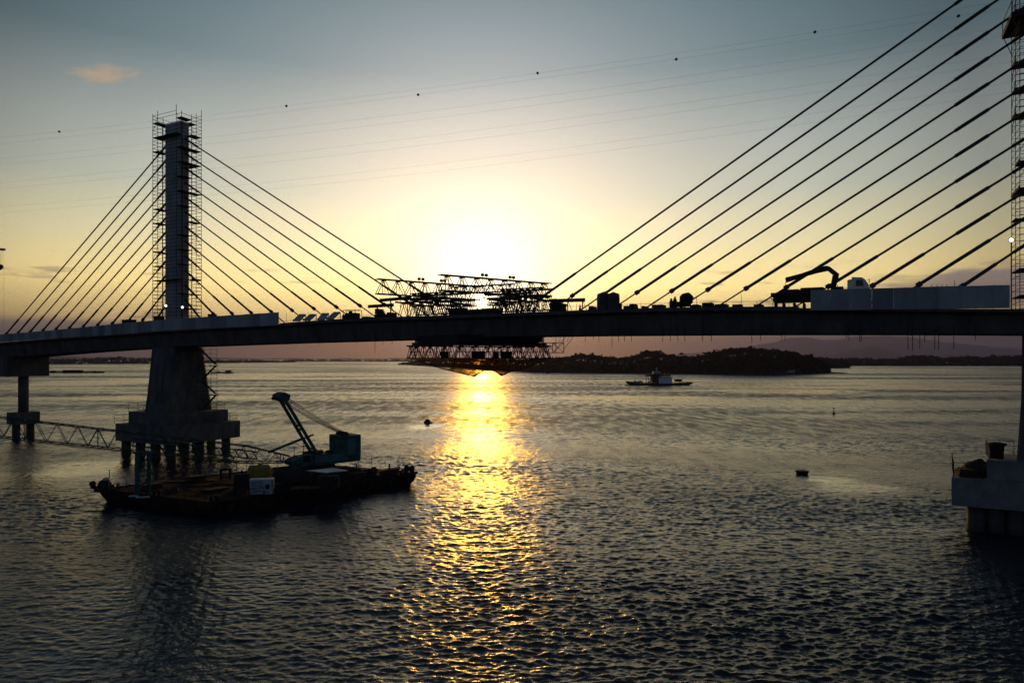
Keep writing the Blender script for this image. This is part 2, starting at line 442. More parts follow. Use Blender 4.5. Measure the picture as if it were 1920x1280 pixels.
    mu = N.new('ShaderNodeMath'); mu.operation = 'MULTIPLY'; L.new(pr.outputs[0], mu.inputs[0]); L.new(da.outputs[0], mu.inputs[1])
    m2 = N.new('ShaderNodeMath'); m2.operation = 'MULTIPLY'; L.new(mu.outputs[0], m2.inputs[0]); L.new(mr.outputs[0], m2.inputs[1])
    L.new(m2.outputs[0], b.inputs['Roughness'])
    L.new(nrm, b.inputs['Normal'])
    return m

def make_water():
    rows = [30.0]
    while rows[-1] < 31000:
        D = rows[-1]
        rows.append(D * (1.0019 if D < 330 else (1.0035 if D < 1000 else (1.008 if D < 2500 else 1.05))))
    rows = np.array(rows); nr = len(rows)
    nc = 1450
    tan = np.tan(np.linspace(R(-41.5), R(41.5), nc))
    X = rows[:, None] * tan[None, :]; Y = np.repeat(rows[:, None], nc, 1)
    dr = np.gradient(rows); dc = rows * (tan[nc // 2 + 1] - tan[nc // 2])
    Z = np.zeros_like(X); DX = np.zeros_like(X); DY = np.zeros_like(X)
    # wind gust patches change the height of the ripples
    g = np.zeros_like(X)
    for i in range(9):
        a = rng.uniform(-.35, .35); lam = rng.uniform(18, 190)
        k = 2 * math.pi / lam
        g += np.sin(k * (.35 * X * math.cos(a) + Y * math.cos(a) + X * math.sin(a)) + rng.uniform(0, 6.28)) / 3
    gust = np.clip(.85 + .36 * g, .3, 1.35)
    # the lee of the left pier and barge is calmer
    for sx, sy, ax, ay, k in SLICKS:
        if sy < 400: gust = gust * (1 - .75 * k * np.exp(-(((X - sx) / ax) ** 2 + ((Y - sy) / ay) ** 2) * 1.2))
    calm = 1 - .45 * np.exp(-(((X + 42) / 34) ** 2 + ((Y - 82) / 42) ** 2))
    n = 110
    lams = np.exp(np.linspace(math.log(.34), math.log(12.0), n)) * rng.uniform(.95, 1.05, n)
    main = R(78)
    for lam in lams:
        k = 2 * math.pi / lam
        th = main + rng.normal(0, R(40))
        slope = .42 / math.sqrt(n) * math.sqrt(2) * (1.0 if lam < 1.05 else (1.05 / lam) ** 1.15)
        A = slope / k
        lim = np.maximum(dr, dc)
        fade = np.clip((lam / lim - 2.6) / 2.6, 0, 1)
        last = np.nonzero(fade > 0)[0]
        if len(last) == 0: continue
        e = last[-1] + 1
        ph = k * (X[:e] * math.cos(th) + Y[:e] * math.sin(th)) + rng.uniform(0, 6.28)
        am = A * fade[:e, None] * gust[:e] * calm[:e]
        Z[:e] += am * np.cos(ph)
        q = .75
        DX[:e] -= q * am * math.cos(th) * np.sin(ph); DY[:e] -= q * am * math.sin(th) * np.sin(ph)
    co_ = np.stack([X + DX, Y + DY, Z], -1).reshape(-1, 3)
    idx = np.arange(nr * nc).reshape(nr, nc)
    q = np.stack([idx[:-1, :-1], idx[:-1, 1:], idx[1:, 1:], idx[1:, :-1]], -1).reshape(-1, 4)
    # a plain lower sheet carries the water on to the sides and behind
    ext = np.array([[-22000, -400, -.7], [22000, -400, -.7], [22000, 31000, -.7], [-22000, 31000, -.7]], float)
    b = len(co_); co_ = np.concatenate([co_, ext]); q = np.concatenate([q, [[b, b + 1, b + 2, b + 3]]])
    me = bpy.data.meshes.new('water')
    me.vertices.add(len(co_)); me.vertices.foreach_set('co', co_.astype(np.float32).ravel())
    me.loops.add(q.size); me.loops.foreach_set('vertex_index', q.astype(np.int32).ravel())
    me.polygons.add(len(q)); me.polygons.foreach_set('loop_start', np.arange(0, q.size, 4, dtype=np.int32))
    me.polygons.foreach_set('use_smooth', np.ones(len(q), dtype=bool))
    me.update(calc_edges=True)
    me.materials.append(water_material())
    o = link(bpy.data.objects.new('water', me)); tag(o, kind='structure')
make_water()

# ------------------------------------------------------------------ bridge frame of reference
PL = V(((332 - CX) / F * 165.0, 165.0, 0)); PR = V(((2000 - CX) / F * 87.0, 87.0, 0))
d = (PR - PL).normalized(); n = V((d.y, -d.x, 0))          # along the bridge; towards the camera
SPAN = (PR - PL).length

def B(t, off, z): return PL + d * t + n * off + V((0, 0, z))
def tpx(px, off=0.0):
    k = (px - CX) / F; p0 = PL + n * off
    return (k * p0.y - p0.x) / (d.x - k * d.y)
def BP(px, py, off=0.0):
    p = B(tpx(px, off), off, 0); p.z = H + (YH - py) / F * p.y
    return p

WD = 6.5
_top = [(0, 642), (100, 634), (240, 625), (330, 618), (430, 612.5), (523, 608), (600, 601.5), (700, 597), (800, 594), (900, 590.5), (1000, 587),
        (1100, 583), (1200, 580), (1300, 578), (1400, 577), (1500, 577), (1600, 578), (1700, 578.5), (1800, 579), (1900, 579.5)]
_bot = [(90, 669), (200, 660), (300, 654), (400, 650), (500, 646.5), (600, 643), (700, 640.5), (800, 637.5), (900, 635), (1000, 632.5), (1100, 631), (1200, 630),
        (1360, 629), (1500, 628.5), (1700, 628.5), (1900, 629.5)]
_tt = [tpx(x, WD) for x, y in _top]; _tz = [BP(x, y, WD).z for x, y in _top]
_bt = [tpx(x, -4.2) for x, y in _bot]; _bz = [BP(x, y, -4.2).z for x, y in _bot]
def _ext(ts, zs):
    return [ts[0] - 80] + ts + [ts[-1] + 60], [zs[0] - 3.0] + zs + [zs[-1] - 1.5]
_tt, _tz = _ext(_tt, _tz); _bt, _bz = _ext(_bt, _bz)
def _smooth(t, ts, zs):
    return float(np.mean([np.interp(t + q, ts, zs) for q in (-6, -3, 0, 3, 6)]))
def ztop(t): return _smooth(t, _tt, _tz)
def zbot(t): return min(_smooth(t, _bt, _bz), ztop(t) - 2.6)

# ------------------------------------------------------------------ the bridge
bridge = thing('cable_stayed_bridge', 'unfinished concrete cable-stayed bridge crossing the river against the setting sun', 'bridge', B(SPAN / 2, 0, 0))

def section(t):
    zt, zb = ztop(t), zbot(t)
    pts = [(WD, zt), (WD, zt - .35), (5.3, zt - .75), (4.4, zb), (-4.4, zb), (-5.3, zt - .75), (-WD, zt - .35), (-WD, zt)]
    return [B(t, o, z) for o, z in pts]
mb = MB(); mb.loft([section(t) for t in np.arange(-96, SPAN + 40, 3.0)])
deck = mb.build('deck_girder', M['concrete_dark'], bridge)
# pale kerb strip along the near deck edge
mb = MB()
mb.loft([[B(t, WD + .003, ztop(t) + .004), B(t, WD + .003, ztop(t) + .20), B(t, WD - .4, ztop(t) + .20), B(t, WD - .4, ztop(t) + .004)] for t in np.arange(tpx(524, WD), tpx(1519, WD), 3.0)])
mb.build('edge_kerb', mat('kerb concrete', (.10, .095, .09), .9, .3, .6), deck)
# web stiffening ribs and lines on the girder
for t in np.arange(-90, SPAN + 10, 4.8):
    zt, zb = ztop(t), zbot(t)
    MB().beam(B(t, 5.32, zt - .80), B(t, 4.46, zb + .05), .16, .12, up=n).build('web_rib', M['concrete_dark'], deck)

# edge panels (left run and right run)
def panel_run(px_a, px_b, topf, botf, step):
    ta, tb = tpx(px_a, WD + .12), tpx(px_b, WD + .12)
    m_ = int(round((tb - ta) / step)); w = (tb - ta) / m_
    for i in range(m_):
        a, b = ta + i * w + .006, ta + (i + 1) * w - .006
        pts = []
        def z_at(t, f):
            p = B(t, WD + .12, 0); px = CX + F * p.x / p.y
            return H + (YH - f(px)) / F * p.y
        jt = random.uniform(-.03, .03)
        bot = [B(a, WD + .12, z_at(a, botf)), B(b, WD + .12, z_at(b, botf))]
        top = [B(a, WD + .12, z_at(a, topf) + jt), B(b, WD + .12, z_at(b, topf) + jt)]
        mb = MB(); out = n * (.22 + (.02 if i % 2 else 0))
        mb.hexa([bot[0], bot[1], bot[1] + out, bot[0] + out], [top[0], top[1], top[1] + out, top[0] + out])
        mb.build('edge_panel', M['concrete_panel'], bridge)
lin = lambda pts: (lambda x: float(np.interp(x, [p[0] for p in pts], [p[1] for p in pts])))
panel_run(-160, 523, lin([(-160, 640), (0, 627), (100, 619), (240, 605), (320, 598), (430, 591), (523, 585.5)]),
          lin([(-160, 651), (0, 641), (100, 634), (240, 626), (320, 619), (430, 614), (523, 609.5)]), 2.5)
panel_run(1520, 1893, lin([(1520, 543.5), (1640, 541), (1740, 538), (1893, 534.5)]), lin([(1520, 582), (1700, 580), (1893, 577.5)]), 2.45)

# tie rods hanging below the girder
rods = [(538.7, 647), (557, 646), (573, 646), (598.5, 647), (669, 646), (703, 662), (718, 646), (735, 645), (1097.5, 640), (1113, 636), (1123, 640), (1147.5, 652),
        (1160, 640), (1171, 640), (1184, 640), (1242.5, 640), (1257, 640), (1271, 640), (1284, 640), (1317.5, 640), (1334, 640), (1409.7, 643), (1426, 638), (1466, 640), (1472, 639),
        (1587.5, 634), (1592, 639), (1612, 641), (1615, 641), (1702.5, 655), (1711, 657), (1724.7, 654), (1734, 641), (1752.8, 655), (1760, 655), (1788.5, 655), (1828.6, 637)]
for px, py in rods:
    p = BP(px, py, 4.75); t = tpx(px, 4.75); q = V((p.x, p.y, zbot(t) + 1.9))
    MB().tube(p, q, .045, 5).build('tie_rod', M['tube'], deck)

# pylons
def rect(t0, A, Bh, z, ch=0.0):
    if ch <= 0: pts = [(-A, Bh), (A, Bh), (A, -Bh), (-A, -Bh)]
    else: pts = [(-A, Bh - ch), (-A + ch, Bh), (A - ch, Bh), (A, Bh - ch), (A, -Bh + ch), (A - ch, -Bh), (-A + ch, -Bh), (-A, -Bh + ch)]
    return [B(t0 + a, o, z) for a, o in pts]

def pylon(t0, name_label, ztopv, cap0, cap1, tier, caps, pier=None, quad=None):
    pr = bpy.data.objects.new('pylon', None); pr.location = B(t0, 0, 0) - bridge.location; link(pr); pr.parent = bridge
    pr['label'] = name_label
    mb = MB()
    zs = list(np.linspace(ztop(t0) - .2, ztopv, 13))
    for a, b in zip(zs[:-1], zs[1:]):
        mb.loft([rect(t0, 3.0, 1.1, a + .04, .18), rect(t0, 3.0, 1.1, b - .04, .18)])
        mb.loft([rect(t0, 2.95, 1.05, b - .04, .18), rect(t0, 2.95, 1.05, b + .04, .18)])
    mb.build('mast', M['concrete_pylon'], pr)
    mb = MB(); zb = zbot(t0)
    if pier is None: mb.loft([rect(t0 + .8, 4.2, 6.9, tier, 1.3), rect(t0 + .7, 3.9, 5.9, (tier + zb) / 2, 1.3), rect(t0 + .5, 3.6, 5.0, zb - .01, 1.3)])
    else:
        for_ = lambda A_, z_: [B(t0 + a, o, z_) for a, o in ((-A_ + 1.7, -6.0), (-A_, .7), (-A_ + .25, 1.0), (A_, 1.0), (A_, -6.0))]
        mb.loft([for_(pier + .5, tier), for_(pier, (tier + zb) / 2), for_(pier - .1, zb - .01)])
    # raised ribs on the near face
    for a in ((-2.2, 2.2) if pier is None else ()):
        mb.beam(B(t0 + .8 + a, 6.95, tier), B(t0 + .5 + a, 5.05, zb), .35, .25, up=n)
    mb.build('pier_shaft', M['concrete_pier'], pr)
    A, Bh = caps
    mb = MB()
    if quad is None:
        mb.loft([rect(t0 + .8, A, Bh, cap0, .15), rect(t0 + .8, A, Bh, cap1, .15)])
        mb.loft([rect(t0 + .8, A * .8, Bh * .8, cap1, .15), rect(t0 + .8, A * .8, Bh * .8, tier, .15)])
    else:
        An, Af, At = quad
        lo = [(-An, 2.0), (An, 2.0), (Af, -8.0), (-Af, -8.0)]; hi = [(-At, 1.2), (At, 1.2), (At - 2.0, -7.0), (-At + 2.0, -7.0)]
        mb.loft([[B(t0 + a, o, cap0) for a, o in lo], [B(t0 + a, o, cap1) for a, o in lo]])
        mb.loft([[B(t0 + a, o, cap1) for a, o in hi], [B(t0 + a, o, tier) for a, o in hi]])
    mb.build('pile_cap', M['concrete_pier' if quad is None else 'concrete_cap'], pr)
    if quad is not None:
        for k in range(8):
            for o in (.55, -5.5):
                MB().lathe(B(t0 - quad[0] + 2.9 + 2.12 * k + (1.0 if o < 0 else 0), o, -2.5), [(1.05, 0), (1.05, cap0 + 2.5)], 14).build('pile', M['concrete_pile'], pr, True)
        return pr
    for a in (-A + 2, -A / 3 + .6, A / 3 - .6, A - 2):
        for o in ((-Bh + 2.0, 0, Bh - 2.0) if quad is None else (-6.4, -3.0, .5)):
            MB().lathe(B(t0 + a, o, -2.5), [(1.05, 0), (1.05, cap0 + 2.5)], 14).build('pile', M['concrete_pile'], pr, True)
    return pr
TL, TR = 0.0, SPAN
pylon(TL, 'scaffolded pylon standing clear of the frame edge, on a two-step pile cap', 79.4, 3.5, 7.5, 10.3, (10.0, 9.5))
QN = SPAN - tpx(1784, 2.0); QT = SPAN - tpx(1850, 1.2)
RZ0, RZ1, RZ2 = BP(1784, 947, 2.0).z, BP(1784, 895, 2.0).z, BP(1850, 862, 1.2).z
pylon(TR, 'nearer pylon cut off by the edge of the photo', 80.0, RZ0, RZ1, RZ2, (QN - .3, 9.5), SPAN - tpx(1914, .4), (QN, QN - 1.4, QT))

# stay cables, each with its sleeve
def stay(t0, sgn, tb, zt, r, upper=False):
    a = B(tb, 0, ztop(tb) + .05); b = B(t0 + sgn * 2.95, 0, zt)
    L_ = (b - a).length; u = (b - a).normalized()
    c = MB(); f1 = min(6.2 / L_, .35)
    c.tube(a, a + u * (f1 * L_), r * .75, 7)
    c.tube(a + u * (f1 * L_), b, r, 7)
    co_ = c.build('stay_cable', M['cable'], bridge, True)
    s = MB(); s0 = f1 * L_; s1 = s0 + min(7.5, .3 * L_)
    s.tube(a + u * s0, a + u * s1, r * 1.45, 8)
    s.tube(a + u * (s0 - .3), a + u * (s0 + .35), r * 2.3, 8)
    s.build('cable_sleeve', M['sleeve'], co_, True)
    if upper:
        s = MB(); e0 = L_ - 10.6; e1 = L_ - 6.2
        s.tube(a + u * e0, a + u * e1, r * 1.5, 8); s.build('cable_sleeve', M['sleeve'], co_, True)
        MB().tube(b - u * 3.2, b, r * 1.35, 8).build('guide_pipe', M['sleeve'], co_, True)
    else:
        MB().tube(b - u * 5.2, b, r * 1.5, 8).build('guide_pipe', M['sleeve'], co_, True)
for k in range(12):
    stay(TL, 1, 11.5 + 6.25 * k, 36.9 + 3.5 * k, .16)
    stay(TL, -1, -(11.5 + 6.25 * k), 36.9 + 3.5 * k, .16)
    stay(TR, -1, SPAN - (15.6 + 5.75 * k), 38.6 + 3.42 * k, .165, True)

# approach pier at the left
ta = tpx(44, 0)
ap = bpy.data.objects.new('approach_pier', None); ap.location = B(ta, 0, 0) - bridge.location; link(ap); ap.parent = bridge
ap['label'] = 'slim single-column approach pier under a deep crosshead'
D_ = B(ta, 0, 0).y
za = lambda y: H + (YH - y) / F * D_
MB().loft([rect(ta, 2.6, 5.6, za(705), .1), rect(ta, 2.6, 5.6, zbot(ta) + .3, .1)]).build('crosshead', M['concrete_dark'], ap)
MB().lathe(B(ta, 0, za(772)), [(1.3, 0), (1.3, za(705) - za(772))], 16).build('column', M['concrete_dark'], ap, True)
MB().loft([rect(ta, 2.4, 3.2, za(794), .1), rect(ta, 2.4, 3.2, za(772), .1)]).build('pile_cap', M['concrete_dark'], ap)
for o in (-1.9, 1.9):
    MB().lathe(B(ta, o, -2), [(1.0, 0), (1.0, za(794) + 2)], 14).build('pile', M['concrete_pile'], ap, True)
# far end span soffit beyond the approach pier (lower-left corner of the deck)
# ------------------------------------------------------------------ scaffolds
def scaffold(label, t0, z0, z1, A, Bo, A2, lift, miss, seed, grp, rt=.05):
    rr = random.Random(seed)
    root = thing('pylon_scaffold', label, 'scaffold', B(t0, 0, z0), grp)
    ring = [(-A, -Bo), (-A2, -Bo), (A2, -Bo), (A, -Bo), (A, 0), (A, Bo), (A2, Bo), (-A2, Bo), (-A, Bo), (-A, 0)]
    mb = MB(); tops = {}
    for i, (a, o) in enumerate(ring):
        h = z1 + rr.choice([-.9, 0, .5, 1.0]); tops[i] = h
        mb.tube(B(t0 + a, o, z0), B(t0 + a, o, h), rt, 5)
    for i, (a, o) in enumerate([(-A2, 0), (A2, 0)]):
        mb.tube(B(t0 + a * 1.08, o - 1.3, z0), B(t0 + a * 1.08, o - 1.3, z1 - 3), rt, 5)
        mb.tube(B(t0 + a * 1.08, o + 1.3, z0), B(t0 + a * 1.08, o + 1.3, z1 - 3), rt, 5)
    z = z0 + .4; k = 0
    while z < z1 - .3:
        for i in range(len(ring)):
            j = (i + 1) % len(ring)
            if z > min(tops[i], tops[j]) or rr.random() < .04: continue
            mb.tube(B(t0 + ring[i][0], ring[i][1], z), B(t0 + ring[j][0], ring[j][1], z), rt * .8, 4)
        for s in (-1, 1):
            if rr.random() < .5 and z < z1 - 4:
                o = rr.choice([-Bo, 0, Bo]); mb.tube(B(t0 + s * A, o, z), B(t0 + s * A2, o, z), rt * .8, 4)
        z += lift / 4; k += 1
    z = z0 + lift
    while z < z1 - 4:
        for s in (-1, 1):
            if rr.random() < .45:
                mb.tube(B(t0 + s * A, -Bo, z), B(t0 + s * A, 0, z + lift), rt * .8, 4)
            if rr.random() < .35:
                mb.tube(B(t0 + s * A, Bo, z), B(t0 + s * A2, Bo, z + lift), rt * .8, 4)
        z += lift
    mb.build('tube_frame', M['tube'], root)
    z = z0 + lift * .6
    while z < z1 - 2:
        for s in (-1, 1):
            if rr.random() < miss[0 if s < 0 else 1]: continue
            o0, o1 = (-Bo, Bo) if rr.random() < .3 else ((-Bo, 0) if rr.random() < .5 else (0, Bo))
            b = MB(); b.box(B(t0 + s * (A + A2) / 2, (o0 + o1) / 2, z), d * ((A - A2) / 2 + .1), n * ((o1 - o0) / 2), UP * .06)
            if rr.random() < .25: b.box(B(t0 + s * (A + .05), (o0 + o1) / 2, z + .2), d * .03, n * ((o1 - o0) / 2), UP * .12)
            b.build('platform', M['board'], root)
        if rr.random() < .25:
            o = rr.choice([-1, 1]) * (Bo + 1.25) / 2
            MB().box(B(t0, o, z), d * A2, n * ((Bo - 1.25) / 2), UP * .09).build('platform', M['board'], root)
        z += lift
    return root
scaffold('tall scaffold of tubes and boards wrapped around the whole left pylon mast', TL, ztop(0) + .05, 81.8, 5.2, 2.7, 3.35, 3.45, (.42, .08), 3, 'pylon scaffolds', .066)
sr = scaffold('open tube scaffold beside the right pylon mast at the frame edge', TR, ztop(SPAN) + .05, 80.0, 5.3, 2.7, 3.4, 3.42, (.2, .6), 9, 'pylon scaffolds', .045)
# ladder-like inner bay and the wide platform high on the right scaffold
mb = MB(); zz = BP(1900, 47, 0).z
mb.box(B(SPAN - 4.6, 0, zz), d * 1.7, n * 3.4, UP * .35)
mb.build('platform', M['steel'], sr)
mb = MB()
for o in (-3.3, 3.3):
    mb.tube(B(SPAN - 6.2, o, zz), B(SPAN - 6.2, o, zz + 1.9), .05); mb.tube(B(SPAN - 6.2, o, zz), B(SPAN - 5.2, o * .8, zz - 3.2), .05)
mb.tube(B(SPAN - 6.2, -3.3, zz + 1.9), B(SPAN - 6.2, 3.3, zz + 1.9), .05)
mb.tube(B(SPAN - 6.2, 3.3, zz + 1.9), B(SPAN - 3.4, 3.3, zz + 2.6), .05)
mb.build('guard_rail', M['tube'], sr)

# stair tower on the right side of the left pier
st = thing('scaffold_stair_tower', 'small scaffold stair tower climbing the side of the left pier under the deck', 'scaffold', B(5.6, -2, 10.3))
mb = MB(); zb = zbot(5) - .2
a0, a1, o0, o1 = 5.2, 7.4, -5.4, -1.6
for a in (a0, a1):
    for o in (o0, o1): mb.tube(B(a, o, 10.3), B(a, o, zb), .05, 5)
for z in np.arange(11, zb, 1.0):
    mb.tube(B(a0, o0, z), B(a0, o1, z), .04, 4); mb.tube(B(a1, o0, z), B(a1, o1, z), .04, 4)
    mb.tube(B(a0, o0, z), B(a1, o0, z), .04, 4); mb.tube(B(a0, o1, z), B(a1, o1, z), .04, 4)
mb.build('tube_frame', M['tube'], st)
for i, z in enumerate(np.arange(10.6, zb - 3.5, 3.6)):
    s = MB()
    p, q = (o0, o1) if i % 2 else (o1, o0)
    s.beam(B(a1 - .5, p, z), B(a1 - .5, q, z + 3.2), .7, .14)
    s.box(B((a0 + a1) / 2, q, z + 3.3), d * 1.1, n * .6, UP * .07)
    s.build('stair_flight', M['steel'], st)

# guard rails on the pile caps
def rail(name, label, pts, h, step, parent=None, r=.045, grp=None, rails=(.5, 1.0), cat='railing', m='tube'):
    root = thing(name, label, cat, pts[0], grp)
    mb = MB()
    for a, b in zip(pts[:-1], pts[1:]):
        a, b = V(a), V(b); L_ = (b - a).length; k = max(1, int(round(L_ / step)))
        for i in range(k + 1):
            p = a + (b - a) * (i / k); MB().tube(p, p + UP * (h * random.uniform(.97, 1.12)), r, 5).build('post', M[m], root)
        for q in rails: mb.tube(a + UP * h * q, b + UP * h * q, r * .8, 4)
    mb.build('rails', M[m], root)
    return root
A, Bh = 9.8, 9.3
rail('guard_rail', 'thin tube railing around the lower step of the left pile cap', [B(-A, Bh, 7.5), B(-A, -Bh, 7.5), B(A, -Bh, 7.5), B(A, Bh, 7.5)], 1.9, 2.4, grp='pile cap railings', rails=(.33, .66, 1))
rail('guard_rail', 'thin tube railing around the upper step of the left pile cap', [B(-7.8, 7.2, 10.3), B(-7.8, -7.2, 10.3), B(7.8, -7.2, 10.3), B(7.8, 7.2, 10.3)], 1.9, 2.4, grp='pile cap railings', rails=(.33, .66, 1))
rail('guard_rail', 'rusty tube railing on the corner of the right pile cap', [B(SPAN - QN + 1.0, -7.5, RZ1), B(SPAN - QN + .3, 1.7, RZ1), B(SPAN - QN + 3.5, 1.7, RZ1)], 2.0, 2.2, grp='pile cap railings', m='rust', rails=(.5, 1))
rail('guard_rail', 'tube railing on the upper step of the right pile cap beside the pier', [B(SPAN - QT + .4, .9, RZ2), B(SPAN - QT + .8, -5.5, RZ2), B(SPAN - 4.6, -5.5, RZ2)], 2.0, 1.6, grp='pile cap railings', m='rust', rails=(.33, .66, 1))
# stair from lower to upper step on the left cap
mb = MB()
for o in (3.0, 4.2):
    mb.beam(B(-9.6, o, 7.5), B(-7.8, o, 10.4), .12, .25); mb.tube(B(-9.6, o, 8.6), B(-7.8, o, 11.5), .04)
for i in range(9):
    k = i / 8; mb.box(B(-9.6 + 1.8 * k, 3.6, 7.6 + 2.8 * k), d * .12, n * .6, UP * .03)
tag(mb.build('steel_steps', M['steel']), 'short steel steps joining the two levels of the left pile cap', 'steps')
# things on the right cap
p = B(tpx(1869, -1.5), -1.5, RZ2)
tk = thing('site_bin', 'dark flared site bin on the right pile cap beside the railing', 'bin', p)
MB().lathe(p, [(.75, 0), (.85, 1.6), (1.1, 1.75), (1.1, 2.0), (.95, 2.0)], 14).build('drum', M['dark'], tk, True)
MB().lathe(p + UP * 2.0, [(1.0, 0), (.4, .12), (.05, .16)], 14).build('lid', M['steel'], tk, True)
p = B(tpx(1832, -2.5), -2.5, RZ1)
tg = thing('covered_pile', 'low heap of materials under dark tarpaulin on the right pile cap', 'heap', p)
MB().blob(p + UP * .6, 1.5, 4, (1.0, 1.5, .85)).build('tarpaulin', M['tarp'], tg, True)
MB().box(p + UP * .15, d * .9, n * 2.8, UP * .14).build('pallet', M['rust'], tg)
p = B(tpx(1812, -1.0), -1.0, RZ1)
tg = thing('timber_stack', 'rust-coloured timber stack along the edge of the right pile cap', 'stack', p)
for i in range(4):
    MB().box(p + UP * (.12 + .24 * i), d * (1.1 - .08 * i), n * (2.2 - .3 * i), UP * .11).build('timber_layer', M['rust'], tg)

# ------------------------------------------------------------------ floodlights
def floodlight(label, p, base, aim):
    root = thing('floodlight', label, 'lamp', base, 'lit floodlights on the bridge')
    MB().tube(base, p, .06, 6).build('pole', M['steel'], root)
    aim = V(aim).normalized()
    MB().lathe(p - aim * .25, [(.2, 0), (.34, .22), (.34, .30)], 12, aim).build('housing', M['steel'], root, True)
    MB().lathe(p + aim * .055, [(.24, 0), (.24, .03), (.05, .06)], 12, aim).build('lens', M['lamp'], root, True)
for px, py, off, lab in ((311, 573, 3.4, 'white lit floodlight at the left foot of the left pylon'), (342, 576, 4.2, 'white lit floodlight in front of the left pylon mast'),):
    p = BP(px, py, off); t = tpx(px, off)
    floodlight(lab, p, V((p.x, p.y, ztop(t))), V((-p.x * .6, -p.y, -4 - p.z * .1)))
p = BP(1896, 450, 0.0); t = tpx(1896, 0)
floodlight('white lit floodlight hung on the right pylon scaffold', p, V((p.x, p.y, ztop(t))), V((-p.x, -p.y, -6)))

# ------------------------------------------------------------------ lattice truss builder
def truss(label, a, b, depth, wid, bays, rch, rweb, group, m='steel', jacks=(), name='lattice_truss', cat='truss', vert=True):
    a, b = V(a), V(b); u = (b - a).normalized(); s = u.cross(UP).normalized() * (wid / 2)
    root = thing(name, label, cat, a, group)
    for nm, z in (('bottom_chord', 0), ('top_chord', depth)):
        mb = MB()
        for q in (-1, 1): mb.beam(a + s * q + UP * z, b + s * q + UP * z, rch * 2, rch * 2)
        mb.build(nm, M[m], root)
    w = MB(); L_ = (b - a).length; st_ = L_ / bays
    for i in range(bays):
        p0 = a + u * (i * st_); p1 = a + u * ((i + .5) * st_); p2 = a + u * ((i + 1) * st_)
        for q in (-1, 1):
            w.tube(p0 + s * q, p1 + s * q + UP * depth, rweb, 5); w.tube(p1 + s * q + UP * depth, p2 + s * q, rweb, 5)
            if vert: w.tube(p1 + s * q, p1 + s * q + UP * depth, rweb * .8, 4)
        w.tube(p0 - s, p0 + s, rweb, 4); w.tube(p1 - s + UP * depth, p1 + s + UP * depth, rweb, 4)
        w.tube(p0 - s, p2 + s, rweb * .7, 4)
        w.box(p1 + UP * (depth - .12), u * .2, s.normalized() * (wid / 2 + .1), UP * .16)   # gusset block under each panel point
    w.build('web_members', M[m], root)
    for f in jacks:
        j = MB(); p = a + u * (f * L_) + UP * (depth + .2)
        for q in (-.42, .42):
            j.box(p + u * q + UP * .42, u * .22, s.normalized() * .25, UP * .24); j.tube(p + u * q - UP * 2.9, p + u * q + UP * .75, .05, 5)
        j.build('jack', M[m], root)
    return root

G1 = 'transverse trusses over the mid-span gap'
T1a, T1b = P(706, 523, 127), P(903, 537.5, 140)
T2a, T2b = P(824, 515, 120.6), P(1031, 531.8, 134.8)
dz = 2.75
truss('level transverse lattice truss over the left edge of the mid-span gap', T1a - UP * dz, T1b - UP * dz, dz, 1.1, 8, .10, .075, G1, jacks=(.40, .61))
truss('level transverse lattice truss over the right edge of the mid-span gap', T2a - UP * dz, T2b - UP * dz, dz, 1.1, 8, .10, .075, G1, jacks=(.38, .63))

G2 = 'launching trusses lying along the deck'
for off, nm, xa, xb, xc, xd, dp in ((-4.6, 'far edge', 770, 880, 922, 1046, 2.5), (-0.4, 'middle', 748, 872, 930, 1012, 2.9), (4.6, 'near edge', 782, 886, 925, 1034, 2.4)):
    t0_, t1_ = tpx(xa, off), tpx(xb, off)
    truss('launching truss left of the sun gap, along the %s of the deck' % nm, B(t0_, off, ztop(t0_) + .55), B(t1_, off, ztop(t1_) + .55), dp, .7, 7, .095, .075, G2, vert=False)
    t0_, t1_ = tpx(xc, off), tpx(xd, off)
    truss('launching truss right of the sun gap, along the %s of the deck' % nm, B(t0_, off, ztop(t0_) + .55), B(t1_, off, ztop(t1_) + .55), dp, .7, 8, .095, .075, G2, vert=False)
for x0, x1, off, z0, lab in ((848, 964, 1.0, 4.55, 'short truss laid across the gap above the sun'), (846, 892, 3.4, 1.9, 'stub truss closing in on the sun from the left'), (915, 962, 3.4, 1.9, 'stub truss closing in on the sun from the right'), (868, 934, -4.4, .6, 'low short truss bridging the gap under the sun at the far edge'), (770, 868, 2.2, 3.55, 'upper short truss stacked over the launching trusses left of the sun gap'), (762, 850, -2.6, 3.75, 'upper back truss stacked over the launching trusses left of the sun gap'),
                             (936, 1020, 2.2, 3.5, 'upper short truss stacked over the launching trusses right of the sun gap'), (940, 1008, -2.6, 3.7, 'upper back truss stacked over the launching trusses right of the sun gap')):
    t0_, t1_ = tpx(x0, off), tpx(x1, off); z_ = ztop(tpx(900, off)) + z0
    truss(lab, B(t0_, off, z_), B(t1_, off, z_ - .05), 1.25, .6, 7, .09, .06, G2, vert=False)

